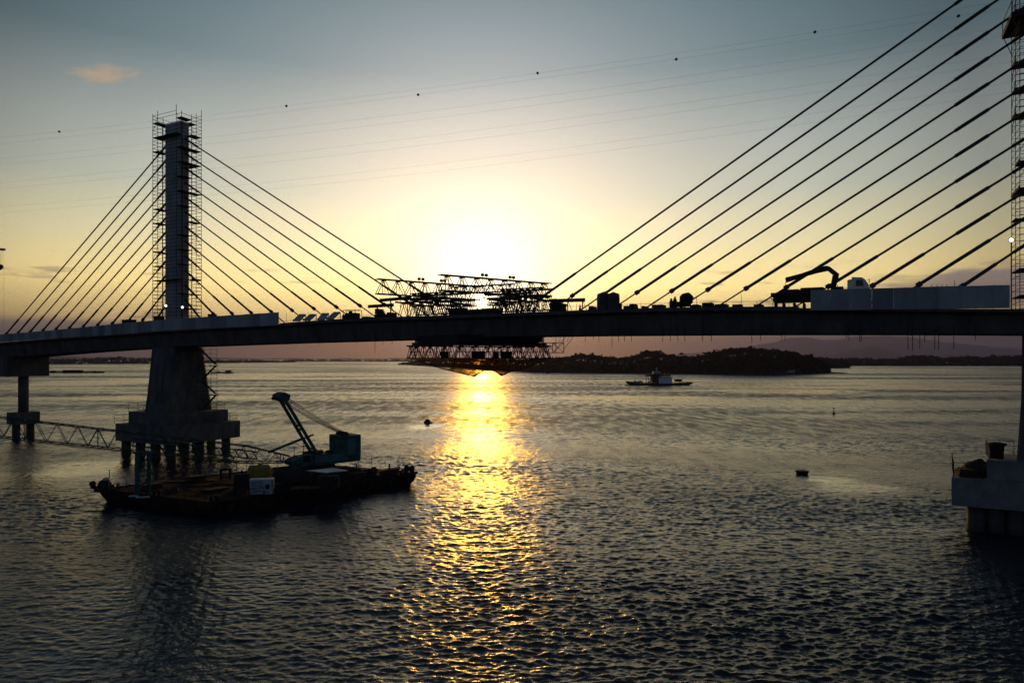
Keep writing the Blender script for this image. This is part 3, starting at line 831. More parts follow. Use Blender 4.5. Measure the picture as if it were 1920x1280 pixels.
# beams stacked crosswise on the launching trusses
G3 = 'steel beams stacked over the launching trusses'
def ibeam(mb, a, b, h=.5, w=.3):
    a, b = V(a), V(b)
    mb.beam(a + UP * (h - .05), b + UP * (h - .05), w, .07); mb.beam(a + UP * .035, b + UP * .035, w, .07); mb.beam(a + UP * h / 2, b + UP * h / 2, .09, h - .16)
stk = [(712, 563, 770, 558, 4.6, 'short beam propped out over the left deck below the truss end'), (690, 574.5, 738, 571.5, 4.8, 'lowest short beam cantilevered over the deck at the left of the trusses'),
       (1047, 563.5, 1097, 562, 4.0, 'short beam cantilevered to the right of the mid-span trusses')]
for x0, y0, x1, y1, off, lab in stk:
    mb = MB(); ibeam(mb, BP(x0, y0, off) - UP * .3, BP(x1, y1, off) - UP * .3, .6, .4)
    # prop legs down to the deck
    r_ = thing('steel_beam', lab, 'beam', BP(x1, y1, off), G3)
    mb.build('girder', M['steel'], r_)
    pp = MB()
    for f in (.35, .9):
        q = BP(x0 + (x1 - x0) * f, 0, off); t = tpx(x0 + (x1 - x0) * f, off); zq = BP(x0 + (x1 - x0) * f, y0 + (y1 - y0) * f, off).z
        pp.tube(V((q.x, q.y, ztop(t))), V((q.x, q.y, zq)), .1, 6); pp.tube(V((q.x, q.y, ztop(t))) + d * .9, V((q.x, q.y, zq)), .05, 5)
    pp.build('prop', M['steel'], r_)
lv = [('lower', 2.65), ('middle', 3.35), ('upper', 4.05)]
for side, xs in (('left', (778, 812, 850)), ('right', (938, 972, 1008))):
    for i, x in enumerate(xs):
        t = tpx(x, 0); zb_ = ztop(t) + 2.65 + .16
        mb = MB()
        for k in range(1):
            ibeam(mb, B(t + k * .15, -6.3 + .4 * k, zb_ + .62 * k), B(t + k * .15, 6.3 - .4 * k, zb_ + .62 * k), .32, .3)
        nth = ['first', 'second', 'third'][i]
        tag(mb.build('cross_beam', M['steel']), 'crosswise steel beam tier, %s from the left on the %s-hand launching trusses' % (nth, side), 'beam', G3)
    t0_, t1_ = tpx(xs[0] - 8, 0), tpx(xs[-1] + 10, 0)
    for off, wd in ((-4.4, 'far'), (4.4, 'near')):
        mb = MB(); z0_ = ztop((t0_ + t1_) / 2) + (3.45 if off > 0 else 4.9)
        ibeam(mb, B(t0_, off, z0_), B(t1_, off, z0_), .36, .35)
        for k in np.linspace(t0_ + 1, t1_ - 1, 5): mb.tube(B(k, off + .3, z0_ - 1.4), B(k, off + .3, z0_ + .9), .06, 5)
        tag(mb.build('spreader_beam', M['steel']), '%s lengthwise spreader beam lying on top of the %s-hand beam tiers' % (wd, side), 'beam', G3)

for x0, x1, h_, off, lab in ((846, 872, 1.5, 3.6, 'dark machine cabin just left of the sun gap'), (876, 905, 1.0, 2.6, 'low formwork crate under the sun in the gap'), (908, 932, 1.25, 3.4, 'squarish winch housing just right of the sun gap')):
    ta_, tb_ = tpx(x0, off), tpx(x1, off); q = B((ta_ + tb_) / 2, off, ztop((ta_ + tb_) / 2))
    ro = thing('machine_housing', lab, 'machine', q, 'machines between the launching trusses')
    MB().box(q + UP * (h_ / 2), d * ((tb_ - ta_) / 2), n * .8, UP * (h_ / 2 - .02)).build('housing', M['steel'], ro)
    MB().box(q + UP * (h_ + .03), d * ((tb_ - ta_) / 2 + .12), n * .9, UP * .04).build('lid', M['steel'], ro)
    MB().tube(q + UP * h_ + d * .5, q + UP * (h_ + .55) + d * .5, .14, 8).build('exhaust', M['dark'], ro)

# ------------------------------------------------------------------ hanging platform under mid-span and its netting
q0, q1, q2, q3 = P(765, 671, 128), P(852, 671, 117), P(1031, 669.5, 128), P(948, 671, 139)
zc = 22.85
for q in (q0, q1, q2, q3): q.z = zc
G4 = 'trusses of the platform hung under mid-span'
names4 = [('near long', q1, q2), ('left short', q0, q1), ('far long', q0, q3), ('right short', q3, q2)]
for nm, a, b in names4:
    truss('%s edge truss of the platform hanging under the bridge' % nm, a, b, 2.3, .5, 7, .11, .07, G4, jacks=(), vert=False)
hp = thing('hanging_platform', 'dark formwork platform slung beneath the bridge at mid-span', 'platform', (q0 + q2) / 2)
def lerp(s, t): return q0 * (1 - s) * (1 - t) + q1 * s * (1 - t) + q2 * s * t + q3 * (1 - s) * t
zu = zbot(tpx(900)) - .1
mb = MB(); ln_ = MB()
for t in np.linspace(.04, .96, 11):
    a, b = lerp(0, t), lerp(1, t); ibeam(mb, a + UP * 2.45, b + UP * 2.45, .5, .3)
mb.build('floor_beams', M['steel'], hp)
mb = MB()
mb.hexa([lerp(s, t) + UP * 2.98 for s, t in ((.05, .05), (.95, .05), (.95, .95), (.05, .95))], [lerp(s, t) + UP * 4.15 for s, t in ((.05, .05), (.95, .05), (.95, .95), (.05, .95))])
mb.build('formwork_deck', M['steel'], hp)
for s in (.02, .5, .98):
    for t in (.06, .35, .65, .94):
        p = lerp(s, t); MB().tube(p + UP * .1, V((p.x, p.y, zu + .3)), .09, 6).build('hanger', M['steel'], hp)
for s, t, l in ((.25, .25, 1.4), (.7, .35, 1.2), (.4, .55, 1.5), (.6, .75, 1.1), (.2, .8, 1.0), (.8, .6, 1.2)):
    p = lerp(s, t); MB().box(p + UP * .65, V((l * .4, .2, 0)), V((-.2, l * .35, 0)), UP * .6).build('work_box', M['dark'], hp)
ob = MB()
for t in np.linspace(.02, .98, 16):
    for s in (0.0, 1.0):
        p = lerp(s, t); ob.tube(p + UP * .1, p + UP * 2.4, .045, 4)
ob.tube(lerp(0, .02) + UP * 1.2, lerp(0, .98) + UP * 1.2, .05); ob.tube(lerp(1, .02) + UP * 1.2, lerp(1, .98) + UP * 1.2, .05)
ob.build('handrail', M['tube'], hp)
# braced outrigger at the right end
e = thing('braced_frame', 'cross-braced tube frame hanging at the right end of the under-deck platform', 'frame', q2)
D_ = q2.y; pw = lambda x, y: P(x, y, D_)
mb = MB()
for dd in (0, 2.2):
    o_ = V((-.6 * dd, dd, 0)); c = [pw(1036, 642.5) + o_, pw(1057, 642.5) + o_, pw(1057, 661) + o_, pw(1036, 661) + o_]
    for i in range(4): mb.tube(c[i], c[(i + 1) % 4], .07, 5)
    mb.tube(c[0], c[2], .05, 5); mb.tube(c[1], c[3], .05, 5)
    mb.tube(c[1], V((c[1].x, c[1].y, zu + .4)), .05, 5)
    tp = pw(1075, 632) + o_; tp.z = zu + .4; mb.tube(c[2] + UP * .6, tp, .05, 5)
    tp = pw(1066, 632) + o_; tp.z = zu + .4; mb.tube(c[1] + UP * .1 + V((.6, 0, 0)), tp, .03, 4)
mb.build('frame_tubes', M['steel'], e)
# netting: hung from the platform edge, sagging in two bellies
nu_, nv_ = 40, 26; vs = []; fs = []
for j in range(nv_ + 1):
    for i in range(nu_ + 1):
        t, s = i / nu_, j / nv_
        p = lerp(s, t)
        px = CX + F * p.x / p.y
        e_ = (4 * t * (1 - t)) ** .7 * (4 * s * (1 - s)) ** .45
        prof = float(np.interp(px, [768, 800, 850, 890, 906, 925, 940, 958, 988, 1030], [.0, 1.2, 2.45, 3.4, 2.3, 2.2, 3.3, 2.6, 2.0, 0]))
        p = p - UP * (prof * min(1, s * (1 - s) * 9) ** .6 + .06 * math.sin(9 * t + 5 * s) * e_ + .05 * math.sin(21 * t - 13 * s) * e_) + UP * .05
        vs.append(p)
for j in range(nv_):
    for i in range(nu_):
        a = j * (nu_ + 1) + i; fs.append((a, a + 1, a + nu_ + 2, a + nu_ + 1))
mb = MB(); mb.add(vs, fs)
net = mb.build('safety_net', M['net'], None, True)
tag(net, 'brown safety netting sagging in two bellies under the hanging platform', 'net')
mb = MB()
edge = [vs[j * (nu_ + 1)] for j in range(nv_ + 1)]
ropes = [vs[i] for i in range(nu_ + 1)], [vs[nv_ * (nu_ + 1) + i] for i in range(nu_ + 1)], [vs[(nv_ // 2) * (nu_ + 1) + i] for i in range(nu_ + 1)], [vs[(3 * nv_ // 4) * (nu_ + 1) + i] for i in range(nu_ + 1)]
for r_ in ropes: mb.path(r_, .05, 4)
for i in range(0, nu_ + 1, 8): mb.path([vs[j * (nu_ + 1) + i] for j in range(nv_ + 1)], .035, 4)
mb.build('net_rope', M['rope'], net)

# ------------------------------------------------------------------ things standing on the deck
def deckz(px, off): return ztop(tpx(px, off))
def DP(px, off, dz=0.0):
    t = tpx(px, off); return B(t, off, ztop(t) + dz)

# four precast panels leaning on trestles
where = ['first', 'second', 'third', 'fourth']
for i, (x0, x1, yb, yt) in enumerate(((548, 573, 601, 588.5), (567, 593, 600, 588.5), (594, 616, 599, 586.5), (610, 638, 597.5, 584.5))):
    root = thing('precast_slab', 'pale concrete slab propped at a slant on the deck, %s of four from the left' % where[i], 'slab', DP(x0 + 6, 4.5), 'slanted precast slabs')
    a = BP(x0, yb, 5.6); b = BP(x0 + 13, yb, 5.6)
    c, e_ = BP(x1, yt, 3.2), BP(x1 - 12, yt, 3.2)
    mb = MB(); mb.extrude([a, b, c, e_], (d * .12 - UP * .16 - n * .1)); mb.build('slab', M['concrete_panel'], root)
    mb = MB()
    for q in (c, e_):
        mb.tube(q - UP * .1, V((q.x, q.y, ztop(tpx((x0 + x1) / 2, 3.2)))), .08, 5); mb.tube(q - UP * .2, a, .05, 5)
    mb.build('trestle', M['steel'], root)

# compressor near x=660
p = DP(661, 3.0)
ro = thing('site_compressor', 'dark wheeled compressor inside a tube frame on the deck left of the trusses', 'machine', p)
mb = MB(); mb.box(p + UP * 1.0, d * 1.25, n * .8, UP * .55); mb.lathe(p + UP * 1.6 - d * .5, [(.4, 0), (.35, .35)], 12); mb.build('body', M['dark'], ro)
for s in (-1, 1):
    for o in (-1, 1):
        MB().lathe(p + d * (.8 * s) + n * (.85 * o) + UP * .42, [(.4, -.1), (.42, 0), (.4, .1)], 12, n).build('wheel', M['tyre'], ro, True)
mb = MB()
for s in (-1, 1):
    for o in (-1, 1): mb.tube(p + d * (1.5 * s) + n * o + UP * .1, p + d * (1.5 * s) + n * o + UP * 2.1, .06)
    mb.tube(p + d * (1.5 * s) - n + UP * 2.1, p + d * (1.5 * s) + n + UP * 2.1, .06); mb.tube(p + d * -1.5 + n * s + UP * 2.1, p + d * 1.5 + n * s + UP * 2.1, .06)
mb.build('tube_frame', M['tube'], ro)
# winch on the far side
p = DP(648, 2.0)
ro = thing('deck_winch', 'small upright deck winch just left of the compressor', 'winch', p)
MB().box(p + UP * .3, d * .5, n * .6, UP * .28).build('base', M['dark'], ro)
MB().lathe(p + UP * .9 - n * .5, [(.55, 0), (.55, .08), (.3, .1), (.3, .9), (.55, .92), (.55, 1.0)], 14, n).build('drum', M['dark'], ro, True)
MB().tube(p + UP * .5 + d * .3, p + UP * 2.0 + d * .3, .08).build('lever', M['steel'], ro)

# two ribbed water tanks
for i, x in enumerate((1131, 1150)):
    p = DP(x, 3.4)
    ro = thing('water_tank', '%s ribbed upright water tank of the dusky pair on the deck' % ('left' if i == 0 else 'right'), 'tank', p, 'ribbed water tanks on the deck')
    h = BP(x, 549, 3.4).z - p.z
    prof = [(1.0, 0)]
    for k in range(9):
        z = .1 + k * (h - .7) / 9; prof += [(1.02, z), (1.06, z + .08), (1.02, z + .2)]
    prof += [(1.0, h - .35), (.85, h - .12), (.4, h)]
    MB().lathe(p, prof, 20).build('shell', M['tankpurple'], ro, True)
    MB().lathe(p + UP * h, [(.28, -.03), (.28, .1), (.1, .13)], 12).build('lid', M['dark'], ro, True)
p = DP(1161.5, 3.2)
ro = thing('site_bin', 'low dark site bin right beside the ribbed water tanks', 'bin', p)
MB().lathe(p, [(.35, 0), (.45, 1.1)], 10).build('drum', M['dark'], ro, True); MB().lathe(p + UP * 1.1, [(.5, 0), (.45, .1), (.1, .2)], 10).build('lid', M['dark'], ro, True)

# cement mixer and the two figures of gas bottles beside it
p = DP(1289, 3.5)
ro = thing('concrete_mixer', 'concrete mixer with a fat tilted drum on the deck', 'mixer', p)
MB().lathe(p + UP * .9 - d * .9, [(.5, 0), (1.05, .7), (1.05, 1.3), (.55, 2.0), (.5, 2.05)], 16, (d * .7 + UP * .7)).build('drum', M['dark'], ro, True)
mb = MB()
for s in (-1, 1):
    mb.beam(p + d * .9 + n * .7 * s, p + UP * 1.3 + n * .5 * s, .16); mb.beam(p - d * .9 + n * .7 * s, p + UP * 1.3 + n * .5 * s, .16)
mb.box(p + UP * .8 - d * .3, d * .5, n * .4, UP * .3); mb.build('frame', M['steel'], ro)
for s in (-1, 1): MB().lathe(p + d * .9 + n * .8 * s + UP * .35, [(.33, -.08), (.35, 0), (.33, .08)], 12, n).build('wheel', M['tyre'], ro, True)
for i, (x, h) in enumerate(((1258.5, 1.75), (1265.5, 2.0))):
    p = DP(x, 3.2)
    ro = thing('gas_bottle', '%s gas bottle standing by the concrete mixer' % ('shorter' if i == 0 else 'taller'), 'gas bottle', p, 'gas bottles on the deck')
    MB().lathe(p, [(.28, 0), (.3, .1), (.3, h - .35), (.15, h - .12)], 10).build('cylinder', M['dark'], ro, True)
    MB().lathe(p + UP * (h - .12), [(.16, 0), (.18, .2), (.1, .24)], 8).build('valve_cap', M['dark'], ro, True)
p = DP(1272, 3.0)
ro = thing('hopper_trolley', 'small dark hopper trolley between the gas bottles and the mixer', 'trolley', p)
MB().loft([[p + d * a * .35 + n * b * .35 + UP * .5 for a, b in ((-1, -1), (1, -1), (1, 1), (-1, 1))], [p + d * a * .7 + n * b * .6 + UP * 1.3 for a, b in ((-1, -1), (1, -1), (1, 1), (-1, 1))]]).build('hopper', M['dark'], ro)
mb = MB()
for a in (-1, 1):
    for b in (-1, 1): mb.tube(p + d * a * .5 + n * b * .4, p + d * a * .3 + n * b * .3 + UP * .6, .05)
mb.build('legs', M['steel'], ro)
# traffic cone
p = DP(1087.5, 4.2)
ro = thing('traffic_cone', 'dark traffic cone on the deck right of the mid-span trusses', 'cone', p)
MB().lathe(p + UP * .06, [(.33, 0), (.28, .05), (.07, 1.25), (.05, 1.27)], 12).build('cone', M['orange'], ro, True)
MB().box(p + UP * .03, d * .42, n * .42, UP * .03).build('base', M['dark'], ro)

# low stacks of formwork and material along the deck
lows = [(1111, 9, 1.0, 'heap of covered material left of the ribbed water tanks'), (1178, 12, .85, 'low dark crate stack right of the water tanks'), (1189, 9, 1.15, 'greyish formwork box right of the low crate stack'),
        (1211, 6, .75, 'small dark crate beside the foot of a stay cable'), (1236, 22, .9, 'long low stack of formwork boards left of the gas bottles'), (1308, 9, .8, 'dark stack of boards right of the concrete mixer'),
        (1328, 20, 1.05, 'tall flat-topped stack of boards further right of the mixer'), (1352, 20, .8, 'wide stack of boards where the eighth cable lands'), (1384, 16, .75, 'flat stack of boards left of the truck load'),
        (1422, 14, .7, 'flat stack of boards nearest the loaded trestle'), (1042, 14, 2.5, 'blocky machine housing at the right end of the mid-span trusses'), (1054, 8, 1.7, 'squat machine box right of the mid-span trusses'),
        (728, 18, 1.0, 'low stack of planks left of the launching trusses'), (712, 8, 2.1, 'upright machine box under the propped beams'), (690, 12, .7, 'low flat plank stack left of the propped beams'), (735, 8, 1.3, 'small box under the truss end')]
for x, wpx, h, lab in lows:
    p = DP(x, 3.0); hw = wpx / 2 / 11.0
    ro = thing('material_stack', lab, 'stack', p, 'material stacks on the deck')
    k = max(2, int(h / .35)); zz = p.z
    for i in range(k):
        hh = h / k
        MB().box(V((p.x, p.y, zz + hh / 2)) + d * random.uniform(-.12, .12), d * hw * random.uniform(.82, 1.05), n * random.uniform(.9, 1.3), UP * (hh / 2 - .02)).build('layer', M['steel' if i % 2 else 'dark'], ro)
        zz += hh
# long low kit under the left panels run
for x, wpx, h, lab in ((242, 26, 1.0, 'dark crate behind the edge panels left of the left pylon'), (298, 14, 2.6, 'site cabin box at the left foot of the left pylon'), (398, 8, .9, 'small crate behind the edge panels right of the left pylon')):
    p = DP(x, 4.2); zz = BP(x, {242: 600, 298: 594, 398: 590}[x], 4.2).z
    ro = thing('site_crate', lab, 'crate', p, 'crates behind the left edge panels')
    MB().box(V((p.x, p.y, (p.z + zz) / 2)), d * (wpx / 2 / 8), n * .8, UP * ((zz - p.z) / 2)).build('box', M['dark'], ro)
    MB().box(V((p.x, p.y, zz + .05)), d * (wpx / 2 / 8 + .08), n * .9, UP * .06).build('lid', M['steel'], ro)

# deck railings against the sky
def deck_rail(label, x0, x1, off, h, step, tall):
    ts = np.arange(tpx(x0, off), tpx(x1, off), step)
    root = thing('deck_railing', label, 'railing', B(ts[0], off, ztop(ts[0])), 'railings along the deck')
    ra = MB()
    for a, b in zip(ts[:-1], ts[1:]):
        for q in (.45, .95):
            ra.tube(B(a, off, ztop(a) + h * q + random.uniform(-.04, .04)), B(b, off, ztop(b) + h * q + random.uniform(-.04, .04)), .03, 4)
    ra.build('rails', M['tube'], root)
    for i, t in enumerate(ts):
        hh = h * (random.choice(tall) if i % 3 == 1 else 1.0)
        MB().tube(B(t, off, ztop(t)), B(t, off, ztop(t) + hh), .035, 5).build('post', M['tube'], root)
deck_rail('thin tube railing on the far deck edge left of the mid-span trusses', 524, 742, -6.2, 1.9, 2.2, (1.3, 1.9, 1.6))
deck_rail('thin tube railing on the far deck edge right of the mid-span trusses', 1058, 1480, -6.2, 2.0, 2.4, (1.2, 1.9, 1.5))
deck_rail('thin tube railing near the left end of the bridge deck', 205, 300, -6.2, 1.9, 2.4, (1.4, 2.0))
mb = MB()
for x in (1747, 1757, 1766, 1775, 1790, 1863):
    p = BP(x, 541, 5.9); mb.tube(V((p.x, p.y, ztop(tpx(x, 5.9)))), BP(x, 533 if x != 1790 else 526, 5.9), .035, 5)
mb.tube(BP(1747, 540, 5.9), BP(1790, 539, 5.9), .03, 5)
tag(mb.build('starter_bars', M['rust']), 'row of thin starter bars poking above the right edge panels', 'rebar')

# loaded trestle / formwork table
p = DP(1494, 3.0)
ro = thing('formwork_table', 'trestle table stacked with timber formwork left of the right edge panels', 'formwork', p)
hz = lambda y: BP(1494, y, 3.0).z
tb = lambda x: tpx(x, 3.0)
def slab(x0, x1, y0, y1, w, m, nm, off=3.0):
    a, b = tpx(x0, off), tpx(x1, off); z0, z1 = BP(x0, y1, off).z, BP(x0, y0, off).z
    MB().box(B((a + b) / 2, off, (z0 + z1) / 2), d * ((b - a) / 2), n * w, UP * ((z1 - z0) / 2)).build(nm, M[m], ro)
slab(1448, 1541, 552, 557.5, 1.6, 'board', 'table_top'); slab(1452, 1541, 558.5, 568, 1.3, 'steel', 'beam_layer'); slab(1463, 1516, 546, 551, 1.2, 'board', 'timber_stack'); slab(1470, 1499, 544.2, 545.6, 1.0, 'board', 'timber_sheet')
slab(1502, 1545, 541.5, 544, 1.5, 'board', 'loose_sheet'); slab(1512, 1545, 545, 551, 1.2, 'steel', 'crate')
mb = MB()
for x in (1455, 1470, 1490, 1508, 1528):
    for o in (-1.0, 1.0):
        t = tb(x); MB().beam(B(t, 3 + o, ztop(t)), B(t, 3 + o, BP(x, 568, 3).z), .22).build('leg', M['steel'], ro)
mb = MB(); t0_ = tb(1448)
for o in (-1.5, 1.5): mb.tube(B(t0_, 3 + o, hz(560)), B(t0_, 3 + o, hz(549)), .05); mb.tube(B(t0_, 3 + o, hz(559)), B(tb(1456), 3 + o, hz(565)), .1)
mb.tube(B(t0_, 1.5, hz(549.5)), B(t0_, 4.5, hz(549.5)), .05); mb.tube(B(t0_, 4.5, hz(549.5)), B(tb(1470), 4.5, hz(549.5)), .05)
mb.build('handrail', M['tube'], ro)

# crane truck
off = 3.3
p = DP(1606, off); zt_ = lambda y: BP(1606, y, off).z
tr = thing('crane_truck', 'white-cabbed flatbed truck with a folded knuckle boom crane behind the right edge panels', 'truck', p)
tq = lambda x: tpx(x, off)
zw = p.z + .0
# chassis, bed, wheels
MB().box(B((tq(1540) + tq(1640)) / 2, off, zw + 1.0), d * ((tq(1640) - tq(1540)) / 2), n * .5, UP * .22).build('chassis', M['dark'], tr)
MB().box(B((tq(1543) + tq(1582)) / 2, off, zw + 1.55), d * ((tq(1582) - tq(1543)) / 2), n * 1.25, UP * .3).build('flatbed', M['steel'], tr)
for x in (1552, 1566, 1624):
    for s in (-1, 1):
        MB().lathe(B(tq(x), off + s * 1.05, zw + .55), [(.3, -.18), (.52, -.16), (.55, 0), (.52, .16), (.3, .18)], 16, n).build('wheel', M['tyre'], tr, True)
# cab
c0, c1 = tq(1589), tq(1628)
zf = zt_(522); zr = zt_(524.5); zm = zw + 1.2
prof = [(c0, zm), (c1 + .15, zm), (c1 + .15, zt_(541)), (c1, zt_(537)), (c1 - .45, zf - .25), (c1 - .8, zf), (c1 - 2.0, zf + .1), (c1 - 2.05, zr), (c0, zr - .1)]
cb = MB().extrude([B(t, off + 1.2, z) for t, z in prof], n * -2.4).build('cab', M['white'], tr)
w = MB(); w.extrude([B(t, off + 1.23, z) for t, z in ((c0 + 1.05, zt_(538)), (c0 + 2.0, zt_(538)), (c0 + 1.9, zt_(527)), (c0 + 1.05, zt_(527)))], n * -.02); w.build('side_window', M['glass'], cb)
w = MB(); w.extrude([B(c1 + .02, off + 1.1, zt_(536.5)), B(c1 + .02, off - 1.1, zt_(536.5)), B(c1 - .42, off - 1.1, zf - .3), B(c1 - .42, off + 1.1, zf - .3)], d * .03 + UP * .01); w.build('windscreen', M['glass'], cb)
w = MB(); w.box(B(c1 + .1, off + 1.45, zt_(530)), d * .05, n * .14, UP * .28); w.tube(B(c1 - .2, off + 1.2, zt_(527)), B(c1 + .1, off + 1.45, zt_(527)), .03); w.build('mirror', M['dark'], cb)
# knuckle boom: post, main boom, outer boom folding to the left
K = lambda x, y: BP(x, y, off)
bo = bpy.data.objects.new('knuckle_boom', None); bo.location = K(1563, 541) - tr.location; link(bo); bo.parent = tr
def arm(pts_, nm, w_):
    MB().extrude([K(x, y) + n * (w_ / 2) for x, y in pts_], n * -w_).build(nm, M['steel'], bo)
arm([(1557, 543), (1566, 543), (1572.5, 520), (1573, 513), (1567, 515), (1561, 517), (1559, 528)], 'post', .6)
arm([(1574, 514), (1566, 519), (1551, 507), (1545, 502), (1549, 498.5), (1556, 500)], 'main_arm', .55)
arm([(1549, 498.2), (1556, 500.5), (1552, 508), (1544, 509.5), (1532, 512), (1514, 517), (1487, 525.5), (1474, 530), (1472.5, 522), (1474, 520.3), (1500, 513.5), (1530, 503.5)], 'outer_arm', .5)
mb = MB(); mb.tube(K(1515, 511), K(1532, 504.5) + UP * .15, .09); mb.tube(K(1499, 514), K(1515, 511), .05); mb.tube(K(1563, 528), K(1570, 517), .1)
mb.build('hydraulic_ram', M['steel'], bo)
mb = MB(); mb.tube(K(1473, 528), K(1472, 541), .03); mb.lathe(K(1472, 545), [(.05, .5), (.25, .35), (.3, 0), (.1, -.1)], 8); mb.build('hook', M['steel'], bo)
# control stand behind the cab
mb = MB(); mb.tube(DP(1571, off, 1.8), K(1570, 534), .05); mb.tube(DP(1573, off, 1.8), K(1572.5, 537), .05); mb.box(K(1574, 541), d * .5, n * .5, UP * .25)
mb.build('control_levers', M['dark'], tr)

# ------------------------------------------------------------------ crane barge
zd = 2.0
bA, bB, bC = PZ(188, 917, zd), PZ(400, 943, zd), PZ(780, 886, zd)
uu, vv = bC - bB, bA - bB
def BG(a, b, z=zd):
    p = bB + uu * a + vv * b; p.z = z; return p
un, vn = uu.normalized(), vv.normalized()
barge = thing('crane_barge', 'flat rust-decked work barge carrying the green crane, moored left of the sun path', 'barge', BG(.5, .5, 0))
mb = MB(); ring = [BG(0, 0), BG(1, 0), BG(1, 1), BG(0, 1)]
inn = [BG(.025, .03, 0), BG(.975, .03, 0), BG(.975, .97, 0), BG(.025, .97, 0)]
mb.hexa([V((p.x, p.y, -.6)) for p in inn], [V((p.x, p.y, zd - .7)) for p in ring]); mb.hexa([V((p.x, p.y, zd - .7)) for p in ring], ring)
mb.build('hull', M['hull'], barge)
mb = MB(); mb.hexa([BG(a, b, zd + .004) for a, b in ((.01, .01), (.99, .01), (.99, .99), (.01, .99))], [BG(a, b, zd + .03) for a, b in ((.01, .01), (.99, .01), (.99, .99), (.01, .99))])
mb.build('deck_plate', M['deckplate'], barge)
mb = MB()
for a, b in zip(ring, ring[1:] + ring[:1]): mb.beam(a + UP * .06, b + UP * .06, .3, .18)
for i in range(24):
    p = BG((i + .5) / 24, -.006, 1.25); mb.beam(p - UP * .65, p + UP * .65, .25, .18, up=vn)
mb.build('rubbing_strake', M['hull'], barge)
for a, b in ((.03, .06), (.03, .93), (.5, .02), (.97, .06), (.97, .93), (.72, .02), (.25, .02), (.01, .5)):
    p = BG(a, b)
    m_ = MB()
    for s in (-.35, .35): m_.lathe(p + un * s, [(.2, 0), (.2, .7), (.28, .72), (.28, .82)], 10)
    m_.box(p + UP * .05, un * .7, vn * .3, UP * .06); m_.build('bollard', M['dark'], barge, True)
for i in range(9):
    p = BG(.06 + .11 * i, -.01, 1.1)
    MB().lathe(p + vn * -.15, [(.3, -.14), (.5, -.16), (.55, 0), (.5, .16), (.3, .14)], 12, vn).build('tyre_fender', M['tyre'], barge, True)

def on(px, py, z=zd): return PZ(px, py, z)
# mooring winches at both ends
for px, py, lab in ((196, 921, 'mooring winch at the left corner of the crane barge'), (767, 889, 'mooring winch at the right end of the crane barge')):
    p = on(px, py)
    ro = thing('mooring_winch', lab, 'winch', p, 'mooring winches on the barge')
    MB().box(p + UP * .25, un * 1.0, vn * .9, UP * .24).build('base', M['dark'], ro)
    MB().lathe(p + UP * 1.0 - vn * .7, [(.75, 0), (.75, .1), (.35, .12), (.35, 1.2), (.75, 1.22), (.75, 1.32)], 14, vn).build('drum', M['dark'], ro, True)
    mb = MB()
    for s in (-.7, .65): mb.beam(p + UP * .2 + vn * s, p + UP * 1.2 + vn * s, .5, .12)
    mb.build('bracket', M['dark'], ro)
p = on(186, 917)
ro = thing('fairlead_roller', 'black roller fairlead overhanging the left tip of the barge', 'fairlead', p)
MB().beam(p, p - un * .2 - V((1.0, 0, -.6)), .5, .5).build('bracket', M['dark'], ro)
MB().lathe(p - V((1.0, .3, -.9)), [(.45, 0), (.45, .5)], 12, V((0, 1, 0))).build('roller', M['dark'], ro, True)
p = on(199, 925)
ro = thing('vent_post', 'stout black capped vent post on the left corner of the barge', 'vent', p)
MB().lathe(p, [(.45, 0), (.42, 2.1)], 12).build('post', M['dark'], ro, True)
MB().lathe(p + UP * 2.1, [(.55, 0), (.5, .2), (.2, .4)], 12).build('cap', M['offwhite'], ro, True)
# poles and lamp masts on the barge
for px, py, pt, lab in ((205, 922, 880, 'thin mast pole near the left corner of the barge'), (238, 916, 899, 'short bent stanchion pole left of the boom trestle'), (444, 905, 862, 'tall thin pole left of the yellow tank'), (748, 891, 855, 'thin mast pole near the right end of the barge')):
    p = on(px, py); D_ = p.y; top = P(px, pt, D_)
    ro = thing('mast_pole', lab, 'pole', p, 'thin poles on the barge')
    MB().tube(p, V((p.x, p.y, top.z)), .06, 6).build('pole', M['steel'], ro)
    MB().box(V((p.x, p.y, top.z - 1.6)), un * .35, vn * .06, UP * .05).build('cross_bar', M['steel'], ro)
rail('barge_railing', 'tube railing along the far right edge of the crane barge', [on(672, 879), on(722, 881), on(768, 884)], 2.4, 2.4, rails=(.5, 1.0))
rail('barge_railing', 'tube railing along the far edge of the barge left of the yellow tank', [on(384, 897), on(430, 894), on(462, 891), on(520, 886)], 2.6, 2.6, rails=(.45, 1.0))
# boom trestle
tL, tR = on(257, 930), on(279, 927)
ro = thing('boom_trestle', 'two-legged cross-braced steel trestle holding up the crane boom', 'trestle', tL)
zt1, zt2 = P(257, 846, tL.y).z, P(279, 848, tR.y).z
dv = vn * 1.1
mb = MB()
for a, zt_2 in ((tL, zt1), (tR, zt2)):
    mb.beam(a, V((a.x, a.y, zt_2)), .45, .45)
mb.build('leg', M['crane_green'], ro)
mb = MB()
h1, h2 = tL.z + 2.3, tL.z + 5.6
for z0, z1 in ((tL.z + .4, tL.z + 3.0), (tL.z + 3.0, tL.z + 6.1)):
    a, b = V((tL.x, tL.y, z0)), V((tR.x, tR.y, z1)); c, e_ = V((tL.x, tL.y, z1)), V((tR.x, tR.y, z0))
    mb.beam(a, b, .15, .15); mb.beam(c, e_, .15, .15); mb.beam(V((tL.x, tL.y, z1)), V((tR.x, tR.y, z1)), .18, .18)
mb.beam(V((tL.x, tL.y, zt1 - .1)) - un * .6, V((tR.x, tR.y, zt2 - .1)) + un * .6, .4, .3)
mb.build('cross_brace', M['crane_green'], ro)

